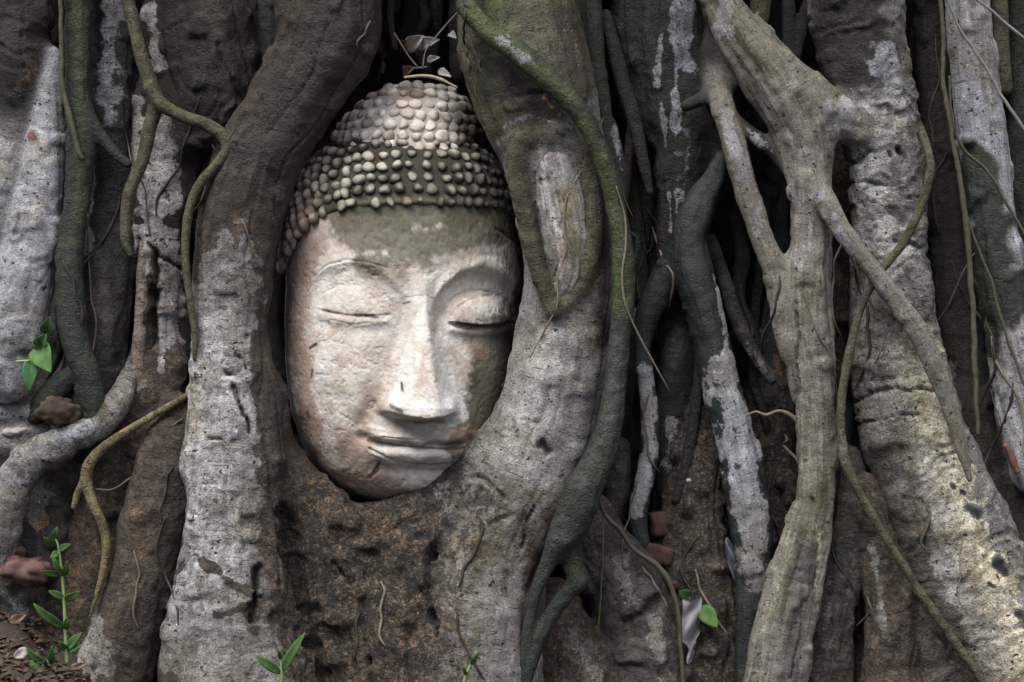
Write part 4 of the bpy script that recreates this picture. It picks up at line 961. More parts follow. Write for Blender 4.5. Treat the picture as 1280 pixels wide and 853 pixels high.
# the trunk behind the roots; its unseen swell above is shaped to shade the top
def trunk_mesh():
    xs = np.arange(-1.15, 1.1501, 0.010); zs = np.arange(-0.12, 1.85, 0.010)
    X, Z = np.meshgrid(xs, zs, indexing='ij')
    p = np.stack([X.ravel(), np.zeros(X.size), Z.ravel()], 1)
    sw = sstep(1.02, 1.35, p[:, 2])
    y = 0.25 + 0.05 * fbm(p * np.array([1, 1, 0.25]), 9, 3, 2) + 0.02 * fbm(p, 30, 3, 6) + 0.25 * (np.abs(p[:, 0]) / 1.15) ** 4 - 0.42 * sw
    p[:, 1] = y
    nx, nz = len(xs), len(zs)
    i, j = np.meshgrid(np.arange(nx - 1), np.arange(nz - 1), indexing='ij')
    a = (i * nz + j).ravel()
    Q = np.stack([a, a + nz, a + nz + 1, a + 1], 1)
    # back and rim
    off = len(p)
    bk = p.copy(); bk[:, 1] = 0.75 + 0 * y
    V = np.vstack([p, bk])
    Qb = (Q + off)[:, ::-1]
    ring = [k * nz for k in range(nx)] + [(nx - 1) * nz + k for k in range(1, nz)] + [k * nz + nz - 1 for k in range(nx - 2, -1, -1)] + [k for k in range(nz - 2, 0, -1)]
    rr = np.array(ring); r2 = np.roll(rr, -1)
    Qr = np.stack([rr, rr + off, r2 + off, r2], 1)
    Q = np.vstack([Q, Qb, Qr])
    n = len(V)
    t = sstep(-0.2, 0.3, fbm(V, 12, 3, 44))[:, None]
    col = np.array(C['wet']) * (1 - t) + np.array(C['dbrown']) * t  # near-black albedo puts the gloom of the gaps into the trunk's colour
    mesh_obj('trunk', V, Q, BARK, tree, TREE_O, {'Col': col * 0.7, 'Gr': V[:, [2, 0, 1]], 'Wet': np.full(n, .4), 'Flk': np.full(n, .4), 'Col2': col * 1.5, 'Wt': np.full(n, .45), 'Dots': np.full(n, .1)})
trunk_mesh()

# ------------------------------------------------------------------ ground
def ground_height(x, y):
    m = np.exp(-(((x + 0.66) / 0.16) ** 2)) * sstep(-0.25, 0.12, y) * 0.125
    m2 = np.exp(-(((x - 0.45) / 0.3) ** 2)) * sstep(-0.1, 0.2, y) * 0.05
    return -0.035 + m + m2
def ground():
    def axis(a, b, st, far, n):
        mid = np.arange(a, b + 1e-6, st)
        ext = np.geomspace(0.05, far, n)
        return np.concatenate([(a - ext)[::-1], mid, b + ext])
    xs = axis(-1.0, 1.0, 0.008, 80, 30); ys = axis(-0.35, 0.4, 0.008, 80, 30)
    X, Y = np.meshgrid(xs, ys, indexing='ij')
    p = np.stack([X.ravel(), Y.ravel(), np.zeros(X.size)], 1)
    near = np.exp(-((p[:, 0] / 1.6) ** 2) - (p[:, 1] / 1.2) ** 2)
    p[:, 2] = ground_height(p[:, 0], p[:, 1]) + near * (0.012 * fbm(p, 22, 3, 1) + 0.006 * fbm(p, 90, 3, 2))
    ny = len(ys)
    i, j = np.meshgrid(np.arange(len(xs) - 1), np.arange(ny - 1), indexing='ij')
    a = (i * ny + j).ravel()
    mesh_obj('ground', p, np.stack([a, a + ny, a + ny + 1, a + 1], 1), SOIL)['kind'] = 'structure'
ground()

# ------------------------------------------------------------------ the stone head
YAW, ROLL = R(12), R(2.0)
HY = 0.105
def head_world(u, v, w):
    """head millimetres (u to its left, v down, w out of the face) -> metres"""
    X = u * math.cos(YAW) + w * math.sin(YAW)
    W = -u * math.sin(YAW) + w * math.cos(YAW)
    dx, dv = X, v - 400
    X2 = dx * math.cos(ROLL) - dv * math.sin(ROLL) * 0.6
    V2 = dx * math.sin(ROLL) + dv
    px = 500 + X2; py = 400 + V2
    s = 1.015
    return np.stack([(px - 640) / 1000 * s, HY - W / 1000, MIDZ + (426.5 - py) / 1000 * s], -1)
HEAD_O = np.array([-0.14, 0.10, 0.20])
head = empty('stone_head', tuple(HEAD_O))
tag(head, 'weathered pale stone head with closed eyes and curled hair held in tree roots', 'statue')

tv = np.array([160, 166, 175, 190, 210, 240, 280, 330, 400, 460, 520, 560, 590, 610, 625, 636, 642.])
ta = np.array([3, 60, 92, 112, 128, 142, 149, 150, 150, 148, 139, 124, 107, 88, 64, 34, 3.])
tD = np.array([3, 50, 78, 98, 112, 122, 128, 132, 133, 135, 137, 134, 124, 108, 86, 52, 5.])
def smooth_tab(v, tab):
    vv = np.arange(150, 655, 1.0)
    y = np.interp(vv, tv, tab)
    k = np.exp(-(np.arange(-9, 10) / 4.5) ** 2); k /= k.sum()
    y = np.convolve(np.pad(y, 9, mode='edge'), k, 'valid')
    return np.interp(v, vv, y)
def gs(x, s): return np.exp(-(x / s) ** 2)
def spow(x, p): return np.sign(x) * np.abs(x) ** p
def head_base(t, v):
    a, D = smooth_tab(v, ta), smooth_tab(v, tD)
    return a * spow(np.sin(t), 0.9), D * spow(np.cos(t), 0.86)

def face_relief(u, v):
    x = np.abs(u)
    f = 0 * u
    vb = np.interp(x, [0, 14, 28, 50, 80, 112, 135, 150], [392, 380, 358, 340, 330, 340, 358, 372])
    d = v - vb
    sock = sstep(-2, 12, d) * (1 - sstep(22, 62, d)) * sstep(10, 30, x) * (1 - sstep(112, 142, x))
    f -= np.where(u < 0, 3.0, 8.0) * sock
    f += np.where(u < 0, 1.0, 2.5) * gs(d + 4, 8) * sstep(8, 25, x) * (1 - sstep(120, 140, x))
    # closed, downcast lids
    vs = 399 + 5 * (1 - ((x - 78) / 42) ** 2)
    vs = np.where(x > 78, 404 - 7 * ((x - 78) / 42) ** 2, 404 - 3 * ((x - 78) / 42) ** 2)
    vs = np.where(u < 0, vs - 8, vs)
    e = 1 - (np.abs(x - 80) / 45) ** 2.2 - (np.abs(v - np.where(u < 0, 389, 397)) / 31) ** 2.0
    lid = np.sqrt(np.maximum(e, 0)) * (1 - sstep(-1.0, 1.5, v - vs))
    m = 1 - sstep(36, 47, np.abs(x - 79))
    side = np.where(u < 0, 0.13, 0.7)
    f += 13.5 * lid * side
    f -= np.where(u < 0, 1.8, 3.6) * gs(v - vs - 1.5, 2.1) * m * np.where(u < 0, np.clip(0.35 + 0.8 * np.sin(x * 0.19 + 1.0), 0, 1), 1.0)
    f += np.where(u < 0, 1.6, 3.0) * gs(v - vs - 9, 5.5) * m
    f -= 1.5 * gs(v - vs - 19, 7) * m
    f -= np.where(u < 0, 0.5, 1.6) * gs(np.sqrt(np.maximum((np.abs(x - 80) / 50) ** 2 + (np.abs(v - 397) / 36) ** 2, 0)) - 1, 0.06) * (v < vs)
    # nose
    t = np.clip((v - 372) / 133, 0, 1)
    h = 10 + 52 * t ** 1.0
    h = np.where(v < 372, 9 * sstep(325, 372, v), h)
    wn = np.where(v < 372, 20, 18 + 35 * t ** 1.35)
    nb = 519 - 5 * sstep(0.3, 1, x / 48) + 2.5 * gs(x, 8)
    drop = 1 - sstep(-5, 4.5, v - nb)
    q = x / wn
    prof = sstep(0, 1, np.clip((1.0 - q) / 0.85, 0, 1)) * 0.5 + 0.5 * np.clip((1.0 - q) / 0.7, 0, 1); prof = prof * (1 - 0.12 * np.minimum(q, 1)) ; prof = 0.8 * prof + 0.2 * (1 - sstep(0.1, 1.2, q))
    f += h * prof * drop
    f += 12 * gs(x - 37, 10.5) * gs(v - 505, 12) * drop
    f -= 3.5 * gs(x - 51, 5) * gs(v - 508, 12)
    f -= 4.5 * gs(x - 20, 11) * gs(v - nb - 6, 4.5)
    # mouth
    f += 10 * gs(x, 66) * gs(v - 554, 36)
    vm = 554 - 6 * (x / 66) ** 2 - 2.2 * gs(x - 16, 12) + 1.5 * gs(x, 8)
    ml = 1 - sstep(50, 68, x)
    ul = 1 - sstep(30, 78, x)
    f += 8.5 * gs(v - (vm - 9), 6.5) * ml * (0.5 + 0.5 * ul)
    f += 2.0 * gs(v - (vm - 17), 2.5) * ml
    f += 9.5 * gs(v - (vm + 13), 10) * (1 - sstep(40, 70, x))
    f -= 7.0 * gs(v - vm, 3.0) * ml
    f -= 6 * gs(x - 66, 6) * gs(v - 545, 6)
    f += 4 * gs(x - 90, 10) * gs(v - 545, 16)
    f -= 4.5 * gs(v - 583, 6) * gs(x, 40)
    f += 10 * gs(x, 36) * gs(v - 606, 15)
    f -= 2.5 * gs(x, 5) * gs(v - 533, 8)
    # cheeks and temples
    f += 6 * gs(x - 88, 38) * gs(v - 468, 46)
    f -= 3.5 * gs(x - 64 - (v - 515) * 0.35, 9) * gs(v - 525, 24)
    f -= 3 * gs(x - 135, 20) * gs(v - 350, 40)
    return f

HC = {'plaster': (0.47, 0.45, 0.43), 'pinkb': (0.29, 0.215, 0.18), 'mossg': (0.115, 0.108, 0.08), 'dark': (0.038, 0.036, 0.028), 'white': (0.60, 0.60, 0.59),
      'cream': (0.53, 0.51, 0.48), 'smudge': (0.26, 0.19, 0.15), 'green': (0.06, 0.065, 0.035), 'flesh': (0.42, 0.36, 0.32)}
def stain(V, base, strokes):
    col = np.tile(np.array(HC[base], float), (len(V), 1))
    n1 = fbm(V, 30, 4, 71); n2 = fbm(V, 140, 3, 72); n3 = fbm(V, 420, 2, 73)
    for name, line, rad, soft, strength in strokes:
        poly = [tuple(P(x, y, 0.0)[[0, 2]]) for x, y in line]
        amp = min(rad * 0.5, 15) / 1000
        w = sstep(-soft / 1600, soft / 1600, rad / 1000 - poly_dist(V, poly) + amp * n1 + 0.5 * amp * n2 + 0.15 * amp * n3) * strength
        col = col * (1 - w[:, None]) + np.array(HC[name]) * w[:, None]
    return col

FACE_STAINS_LINES = [
    ('flesh', [(420, 300), (400, 500), (430, 590)], 40, 30, .5), ('cream', [(420, 360), (500, 350), (600, 330)], 34, 20, .7), ('cream', [(420, 450), (450, 500)], 34, 24, .6),
    ('pinkb', [(366, 290), (362, 380), (368, 420)], 30, 4, .9), ('pinkb', [(372, 430), (380, 520), (400, 590)], 14, 7, .9), ('pinkb', [(385, 590), (440, 615), (500, 610)], 20, 8, .75), ('pinkb', [(390, 300), (400, 290)], 22, 10, .6),
    ('mossg', [(430, 268), (540, 270), (640, 268)], 20, 8, .9), ('mossg', [(440, 278), (470, 296), (530, 312), (570, 292), (640, 272)], 28, 12, .88), ('mossg', [(465, 325), (500, 335)], 12, 12, .6), ('smudge', [(470, 350), (520, 340)], 14, 12, .35), ('mossg', [(480, 325), (455, 335)], 12, 8, .6), ('green', [(600, 262), (645, 280)], 10, 8, .7),
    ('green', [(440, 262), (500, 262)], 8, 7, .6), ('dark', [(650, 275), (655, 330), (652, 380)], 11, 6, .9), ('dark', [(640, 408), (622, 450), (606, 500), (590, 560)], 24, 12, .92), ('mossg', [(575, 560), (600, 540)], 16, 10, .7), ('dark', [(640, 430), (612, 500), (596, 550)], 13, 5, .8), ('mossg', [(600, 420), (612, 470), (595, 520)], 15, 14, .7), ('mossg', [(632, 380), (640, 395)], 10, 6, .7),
    ('smudge', [(470, 490), (462, 520)], 14, 12, .6), ('smudge', [(430, 545), (470, 548)], 10, 8, .6), ('smudge', [(424, 450), (426, 455)], 7, 7, .5), ('smudge', [(413, 505), (415, 510)], 6, 6, .5), ('smudge', [(430, 580), (470, 590), (440, 560)], 16, 12, .6), ('smudge', [(490, 385), (510, 378)], 10, 8, .4), ('smudge', [(575, 395), (600, 440)], 8, 8, .4),
    ('smudge', [(540, 545), (590, 548)], 12, 8, .55), ('smudge', [(585, 570), (560, 600)], 10, 8, .5), ('cream', [(500, 575), (525, 590)], 12, 6, .8), ('flesh', [(505, 600), (485, 590)], 8, 6, .6), ('white', [(515, 585), (500, 580)], 6, 4, .7),
    ('white', [(531, 395), (520, 440), (505, 500)], 11, 5, .9), ('white', [(545, 430), (555, 470), (565, 510)], 16, 5, .9), ('white', [(500, 508), (545, 508)], 12, 5, .9), ('cream', [(560, 338), (610, 326), (640, 340)], 18, 10, .8), ('white', [(400, 350), (395, 420), (420, 470)], 12, 12, .5), ('white', [(540, 380), (600, 345)], 8, 8, .5),
    ('green', [(420, 625), (480, 632)], 9, 8, .8), ('dark', [(440, 640), (500, 636)], 8, 6, .6), ('green', [(400, 600), (412, 615)], 8, 8, .5),
    ('dark', [(520, 527), (575, 526)], 3, 3, .5), ('smudge', [(454, 544), (466, 550)], 4, 5, .7), ('dark', [(462, 549), (500, 555), (560, 560), (595, 558)], 1.6, 1.5, .8), ('dark', [(505, 575), (540, 579), (575, 577)], 1.2, 1.5, .5),  # thin dark lines under the nose, along the mouth and below the lip
    ('dark', [(572, 405), (600, 408), (640, 402)], 2, 1.5, .85), ('dark', [(404, 387), (412, 389)], 1.6, 2.5, .8), ('smudge', [(412, 390), (440, 394), (470, 396)], 1.6, 3, .7), ('dark', [(460, 395), (474, 397)], 1.5, 2.5, .75), ('dark', [(506, 380), (514, 378)], 1.8, 1, .9), ('dark', [(388, 435), (396, 430)], 1.4, 1, .9),  # thin dark lines along the closed eyes, and small flecks
    ('dark', [(505, 478), (506, 486)], 1.6, 1, .9), ('dark', [(492, 505), (506, 512)], 2.2, 1.2, .7), ('dark', [(391, 462), (389, 472)], 1.2, 1, .8), ('dark', [(383, 515), (385, 522)], 1.6, 1, .8), ('dark', [(468, 588), (475, 578)], 1.4, 1, .8), ('dark', [(428, 588), (438, 586)], 2, 1.5, .7)]
def ease(a, b, step):
    return np.arange(a, b + step / 2, step)
def make_face():
    ts = np.concatenate([R(-180) + np.arange(0, 60, 4) * math.pi / 180, R(1) * ease(-120, 120, 0.42), R(1) * np.arange(124, 180, 4)])
    vs = np.concatenate([np.arange(160.5, 330, 2.0), np.arange(330, 625, 0.9), np.arange(625, 642, 0.7)])
    T, Vv = np.meshgrid(ts, vs, indexing='ij')
    u, w = head_base(T, Vv)
    front = np.clip(np.cos(T), 0, 1)
    w = w + face_relief(u, Vv) * sstep(0.0, 0.35, front)
    p = head_world(u, Vv, w)
    V = p.reshape(-1, 3)
    nv = len(vs); nt_ = len(ts)
    i, j = np.meshgrid(np.arange(nt_), np.arange(nv - 1), indexing='ij')
    a = (i * nv + j).ravel(); b = (((i + 1) % nt_) * nv + j).ravel()
    Q = np.stack([a, a + 1, b + 1, b], 1)
    n = vert_normals(V, Q)
    k = 0.0005 * fbm(V, 55, 4, 61) + 0.0003 * fbm(V, 260, 2, 62) + 0.0016 * fbm(V, 16, 2, 63)
    pit = sstep(0.42, 0.62, fbm(V, 120, 3, 64)); k -= 0.0007 * pit
    for line, wd, dp in [([(458, 545), (466, 551), (480, 555)], 4, 1.5), ([(462, 596), (473, 588), (476, 577)], 3, 3), ([(530, 385), (524, 420), (505, 495)], 2.5, .8), ([(392, 346), (410, 332), (435, 326), (462, 329), (486, 336)], 2.2, .8), ([(404, 368), (425, 357), (450, 357)], 2, .6), ([(415, 400), (440, 406), (465, 404)], 2, .6),
                         ([(464, 560), (480, 568), (492, 573)], 3, 2.5), ([(620, 285), (648, 300)], 3, 2), ([(562, 395), (570, 385), (590, 372), (615, 368)], 2.2, 1.5), ([(480, 545), (520, 548), (560, 540)], 2, 1.2), ([(380, 330), (372, 360)], 2, 1)]:
        poly = [tuple(P(x, y, 0.0)[[0, 2]]) for x, y in line]
        k -= dp / 1000 * (1 - sstep(0.2 * wd / 1000, wd / 1000, poly_dist(V, poly) + 0.0006 * fbm(V, 180, 2, 4)))
    V = V + n * k[:, None]
    col = stain(V, 'plaster', FACE_STAINS_LINES)
    dirt = np.clip(0.5 + 0.55 * fbm(V, 16, 4, 66) + 0.25 * fbm(V, 70, 3, 67), 0, 1)[:, None]
    col = col * ((1 - dirt) * np.array([0.80, 0.76, 0.71]) + dirt * np.array([1.06, 1.06, 1.06]))
    cap = [len(V), len(V) + 1]
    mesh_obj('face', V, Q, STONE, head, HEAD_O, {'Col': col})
make_face()

def hairline(t):
    d = np.degrees(t)
    return np.where(d < 0, np.interp(-d, [0, 30, 50, 65, 80, 95, 180], [262, 268, 280, 302, 332, 345, 350]), np.interp(d, [0, 30, 50, 65, 80, 180], [262, 260, 262, 272, 300, 320]))
def hair_surface(t, v, lift=3.5):
    a, D = smooth_tab(v, ta) + lift, smooth_tab(v, tD) + lift
    return a * spow(np.sin(t), 0.9), D * spow(np.cos(t), 0.86)
def grid_mesh(name, fn, ts, ss, strokes, base, parent, seed, closed=True):
    T, S_ = np.meshgrid(ts, ss, indexing='ij')
    V = fn(T, S_).reshape(-1, 3)
    nv = len(ss); nt_ = len(ts)
    i, j = np.meshgrid(np.arange(nt_ if closed else nt_ - 1), np.arange(nv - 1), indexing='ij')
    a = (i * nv + j).ravel(); b = (((i + 1) % nt_) * nv + j).ravel()
    Q = np.stack([a, a + 1, b + 1, b], 1)
    n = vert_normals(V, Q)
    V = V + n * (0.0014 * fbm(V, 70, 3, seed))[:, None]
    return mesh_obj(name, V, Q, STONE, parent, HEAD_O, {'Col': stain(V, base, strokes)})
def hair_fn(T, S_):
    vh = hairline(T)
    top = 164.0
    v = top + (vh - top) * np.minimum(S_, 1)
    lift = np.where(S_ > 0.97, -3.0, 5.0 + 0 * S_)
    lift = 3.5 - 7.0 * sstep(0.93, 1.0, S_)
    u, w = hair_surface(T, v, lift)
    return head_world(u, v, w)
hts = np.linspace(-math.pi, math.pi, 260, endpoint=False)
hair = grid_mesh('hair', hair_fn, hts, np.concatenate([np.linspace(0, 0.95, 46), np.linspace(0.96, 1, 7)]),
    [('flesh', [(345, 320), (352, 280), (372, 230), (395, 196)], 14, 7, .8), ('green', [(400, 270), (640, 255)], 12, 8, .7), ('mossg', [(450, 262), (530, 255), (640, 262)], 10, 6, .75)], 'dark', head, 81)

def knot_ab(v):
    q = np.clip((192 - v) / 96.0, 0, 1)
    s = np.maximum(1 - q ** 2.1, 0) ** 0.5
    return 95 * s, 86 * s, -4 + 22 * q
def knot_surface(t, v, lift=0.0):
    a, D, c = knot_ab(v)
    return c + (a + lift) * np.sin(t), 8 + (D + lift) * np.cos(t)
def knot_fn(T, S_):
    v = 194 - 96.5 * np.sin(S_ * math.pi / 2)
    u, w = knot_surface(T, v)
    return head_world(u, v, w)
KS = [('dark', [(592, 110), (596, 200)], 18, 8, .9), ('dark', [(395, 170), (400, 190)], 10, 8, .7), ('cream', [(460, 160), (540, 150)], 40, 15, .4), ('smudge', [(500, 100), (560, 104)], 9, 5, .7), ('green', [(575, 130), (580, 180)], 8, 8, .6)]
knot = grid_mesh('topknot', knot_fn, hts, np.linspace(0, 0.995, 60), KS, 'flesh', head, 82)

rng = random.Random(5)
def curl_batch(spots, name, parent, tone):
    """one mesh of little worn curls that stay on their lock of hair"""
    V, F, K, TN = [], [], [], []
    for (c, nrm_, r, fl) in spots:
        nrm_ = nrm_ / np.linalg.norm(nrm_)
        a = np.cross(nrm_, [0.1, 0.2, 1.0]); a /= np.linalg.norm(a)
        b = np.cross(nrm_, a)
        base = len(V); seg, rings = 16, 8
        ph = rng.random() * 6.28
        sq = 1 + rng.uniform(-.12, .12); tn = rng.uniform(.62, 1.12); n0 = len(V)
        if rng.random() < .12: fl *= .45
        nrm_ = nrm_ + np.array([rng.uniform(-.12, .12) for _ in range(3)]); nrm_ /= np.linalg.norm(nrm_)
        for k in range(rings):
            th = (k / (rings - 0.0)) * math.pi / 2 * 1.15
            rr, hh = r * math.cos(th - 0.26), r * fl * math.sin(th - 0.26)
            for s in range(seg):
                an = 2 * math.pi * s / seg
                w = 1 + 0.08 * math.sin(2 * an + ph) + 0.05 * math.sin(3 * an + 2 * ph)
                V.append(c + rr * w * (math.cos(an) * a * sq + math.sin(an) * b) + hh * nrm_)
                K.append(k / rings)
        V.append(c + r * fl * 0.98 * nrm_); K.append(1.0)
        TN += [tn] * (len(V) - n0)
        for k in range(rings - 1):
            for s in range(seg):
                p, q = base + k * seg + s, base + k * seg + (s + 1) % seg
                F.append((p, q, q + seg, p + seg))
        for s in range(seg):
            F.append((base + (rings - 1) * seg + s, base + (rings - 1) * seg + (s + 1) % seg, base + rings * seg))
    V = np.array(V); K = np.array(K)
    col = tone(V, K) * np.array(TN)[:, None]
    V = V + 0.0012 * np.stack([fbm(V, 110, 3, 91), fbm(V, 110, 3, 92), fbm(V, 110, 3, 93)], 1)
    o = mesh_obj(name, V, F, STONE, parent, HEAD_O, {'Col': col})
    return o
def surf_point(fn, t, v):
    u, w = fn(t, v); c = head_world(np.array(u), np.array(v), np.array(w))
    u1, w1 = fn(t + .02, v); u2, w2 = fn(t, v - 2.0)
    e1 = head_world(np.array(u1), np.array(v), np.array(w1)) - c
    e2 = head_world(np.array(u2), np.array(v - 2.0), np.array(w2)) - c
    n = np.cross(e1, e2)
    n = n / (np.linalg.norm(n) + 1e-9)
    if n @ (c - head_world(0.0, 330.0, 0.0)) < 0: n = -n
    return c, n
cap_spots = []
for j in range(8):
    t = R(-100)
    row = []
    off = 0.5 * (j % 2)
    first = True
    while t < R(95):
        d = 15.0
        u, w = hair_surface(t, hairline(t) - 8 - 14.6 * j)
        rr = max(40, math.hypot(u, w))
        if first: t += off * d / rr; first = False
        v = float(hairline(t)) - 8 - 14.6 * j + rng.uniform(-1.5, 1.5)
        if v > 170:
            c, n = surf_point(hair_surface, t + rng.uniform(-.02, .02), v)
            r = rng.uniform(6.6, 8.8) - 0.1 * j
            X = c[0] * 1000 + 640
            fl = rng.uniform(0.7, 0.95)
            if j == 0 and X > 400: r *= rng.choice([0.5, 0.85, 0.95, 1.0]); fl *= .7
            if X > 600: r *= rng.choice([0.6, 0.8, 0.9]); fl *= 0.7
            if X < 385: r *= 1.1; fl *= 1.05
            if r > 3.5: cap_spots.append((c, n, r / 1000, fl))
        t += d / rr
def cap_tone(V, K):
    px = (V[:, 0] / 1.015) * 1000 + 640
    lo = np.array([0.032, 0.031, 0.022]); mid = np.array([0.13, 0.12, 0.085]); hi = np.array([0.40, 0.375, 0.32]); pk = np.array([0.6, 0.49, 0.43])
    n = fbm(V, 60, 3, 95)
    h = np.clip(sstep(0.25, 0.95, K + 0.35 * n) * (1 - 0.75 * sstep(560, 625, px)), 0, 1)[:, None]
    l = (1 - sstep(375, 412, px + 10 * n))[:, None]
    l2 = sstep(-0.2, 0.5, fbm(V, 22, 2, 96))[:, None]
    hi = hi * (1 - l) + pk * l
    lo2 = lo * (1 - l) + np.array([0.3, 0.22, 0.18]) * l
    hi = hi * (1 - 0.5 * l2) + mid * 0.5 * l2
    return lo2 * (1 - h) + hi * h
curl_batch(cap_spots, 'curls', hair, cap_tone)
knot_spots = []
v = 186.0; j = 0
while v > 99:
    a, D, c_ = knot_ab(v)
    t = R(-100) + (0.5 * (j % 2)) * 17 / max(a, 10)
    while t < R(100):
        c, n = surf_point(lambda T, q: knot_surface(T, q), t, v + rng.uniform(-1.5, 1.5))
        r = rng.uniform(6.0, 9.6); fl = rng.uniform(0.45, 0.85)
        if a > 14: knot_spots.append((c, n, r / 1000, fl))
        t += 16.8 / max(a, 12)
    v -= 15.5 * (0.9 if v > 120 else 0.62); j += 1
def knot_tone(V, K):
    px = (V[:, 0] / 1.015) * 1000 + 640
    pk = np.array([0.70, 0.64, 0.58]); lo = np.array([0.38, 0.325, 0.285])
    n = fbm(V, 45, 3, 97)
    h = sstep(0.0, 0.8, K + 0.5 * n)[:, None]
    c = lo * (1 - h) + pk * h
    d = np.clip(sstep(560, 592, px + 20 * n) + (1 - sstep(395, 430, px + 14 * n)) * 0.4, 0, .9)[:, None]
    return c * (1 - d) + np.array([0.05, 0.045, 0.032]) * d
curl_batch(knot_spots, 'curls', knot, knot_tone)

# long ear lobe pressed back by the left cheek, gap's shade in its colour
ear = Root([(352, 322, 10), (345, 350, 13), (343, 390, 12), (346, 430, 10), (352, 470, 9), (360, 510, 7)], d=0.125, base='dgrey', fy=1.0, up=False, down=False, lump=.08, rough=.8, k=.006, paint=[('black', [(345, 340), (350, 460)], 5, 6, .6)])
cluster([ear], .0025, head, BARK, 'ear', HEAD_O)

# ------------------------------------------------------------------ vines (thin, they lie on the fig)
def vine(name, roots, h, label, group=None, cat='vine'):
    o = cluster(roots, h, None, VINEBARK, name, tuple(P(640, 430, 0.0)))[0]
    tag(o, label, cat, group)
    return o
YV = dict(base='olive', fy=1.0, lump=.05, rough=.5, ring=.12, wet=.25)
yp = [('olive', [(160, 0), (195, 110), (180, 200), (155, 280)], 5, 6, .7), ('moss', [(280, 180), (240, 260), (232, 330)], 4, 5, .5)]
vine('vine', [Root([(158, -30, 8.5), (166, 20, 9), (174, 60, 9.5), (186, 100, 10), (194, 130, 10), (187, 160, 9.5), (178, 200, 8.5), (164, 235, 8), (158, 265, 8), (157, 300, 6.5), (163, 318, 4)], d=-0.022, k=.008, down=False, paint=yp, **YV),
              Root([(188, 112, 8), (205, 133, 8.5), (232, 147, 8), (258, 156, 8.5), (278, 170, 8.5), (285, 185, 8), (272, 205, 7), (250, 230, 6.5), (237, 260, 6), (232, 300, 5.5), (233, 340, 5), (240, 390, 5), (244, 420, 4.5), (243, 448, 3)], d=-0.032, k=.008, up=False, down=False, paint=yp, **YV)],
     .0018, 'olive vine that forks above the hollow pale column, upper left')
lower = Root([(236, 494, 4, 10), (215, 506, 4.5), (180, 526, 5), (150, 545, 5.5), (126, 563, 6.5), (112, 580, 7.5), (108, 600, 7.5), (116, 628, 6.5), (128, 655, 6), (133, 680, 6), (130, 710, 5), (122, 740, 3.5), (112, 772, 1.5)], d=-0.012, base='yolive', fy=1.0, lump=.05, rough=.5, ring=.1, k=.006, up=False, down=False)
lower2 = Root([(108, 598, 5), (98, 615, 5), (92, 634, 3.5)], d=-0.008, base='yolive', fy=1.0, lump=.05, rough=.5, k=.006, up=False, down=False)
vine('vine', [lower, lower2], .0018, 'yellowish forked vine tip trailing down the brown root, lower left')
vine('vine', [Root([(1138, 130, 4, 90), (1152, 165, 5, 50), (1160, 188, 5, 14), (1163, 212, 5.5), (1152, 256, 5.5), (1128, 305, 5.5), (1100, 340, 5.5), (1080, 375, 5.5), (1069, 410, 5.5), (1060, 450, 6), (1053, 490, 6), (1051, 530, 6), (1054, 565, 7), (1064, 595, 6), (1085, 635, 6), (1115, 685, 6), (1150, 740, 6), (1190, 798, 6), (1232, 860, 6)],
     d=-0.028, base='olive', fy=1.0, lump=.1, rough=.8, ring=.2, k=.006, up=False, wet=.3, paint=[('dgrey', [(1160, 200), (1100, 340), (1060, 430)], 5, 4, .7), ('tan', [(1053, 540), (1056, 575)], 6, 4, .8)])], .0018, 'winding olive vine that crosses the pale ringed root on the right')

def strand(name, pts, mat, d, label, cat, group=None, sides=8, rr=None):
    V, F = [], []
    line = px_line(pts, d, 0.004)
    line[:, :3] += np.stack([fbm(line[:, :3], 40, 2, 5), 0.5 * fbm(line[:, :3], 40, 2, 6), 0 * line[:, 0]], 1) * 0.0012
    line[:, 3] *= 1 + 0.15 * fbm(line[:, :3], 90, 2, 7)
    tube(V, F, line, sides)
    o = mesh_obj(name, V, F, mat, None, line[0, :3])
    tag(o, label, cat, group)
    return o
VTHIN = plain_material('thin_vine', (0.055, 0.052, 0.032), 0.6, 0.4, 160, 0.5)
VGREY = plain_material('grey_runner', (0.16, 0.155, 0.145), 0.7, 0.3, 160, 0.4)
strand('vine', [(1172, -20, 2.5), (1179, 40, 3), (1180, 110, 3), (1188, 160, 3), (1198, 210, 3.4), (1206, 270, 3.6), (1213, 340, 3.6), (1217, 420, 3.4), (1220, 490, 3.2), (1223, 545, 2.6)], VTHIN, -0.0, 'long thin dark vine hanging straight beside the flat streaked root', 'vine')
strand('vine', [(1176, -20, 1.8), (1196, 30, 1.8), (1215, 60, 2), (1232, 85, 2), (1250, 118, 2), (1270, 148, 2), (1292, 182, 2)], VGREY, -0.002, 'grey wiry vine slanting across the streaked root to the right edge', 'vine')
strand('vine', [(1212, -8, 1.6), (1240, 14, 1.8), (1262, 34, 2), (1290, 56, 2)], VGREY, 0.0, 'pale wiry vine in the top right corner', 'vine')
strand('vine', [(1186, 95, 1.6, 6), (1190, 150, 2), (1206, 188, 2), (1235, 215, 2), (1262, 260, 2), (1285, 300, 1.6)], VTHIN, 0.008, 'dark thin vine curling over the green patch of the streaked root', 'vine')
strand('vine', [(1206, 268, 1.6), (1222, 310, 1.8), (1238, 350, 1.8), (1252, 400, 1.8), (1268, 450, 1.8), (1290, 500, 1.8)], VTHIN, 0.004, 'thin dark vine running down the grey lower end of the streaked root', 'vine')
strand('vine', [(748, 620, 2.4, -10), (757, 645, 3), (776, 664, 3.4), (794, 688, 3.2), (822, 708, 3.8), (842, 740, 3.4), (849, 775, 3), (851, 815, 2.8), (855, 870, 3)], VTHIN, 0.012, 'dark creeping vine bending down beside the paper scrap', 'vine')
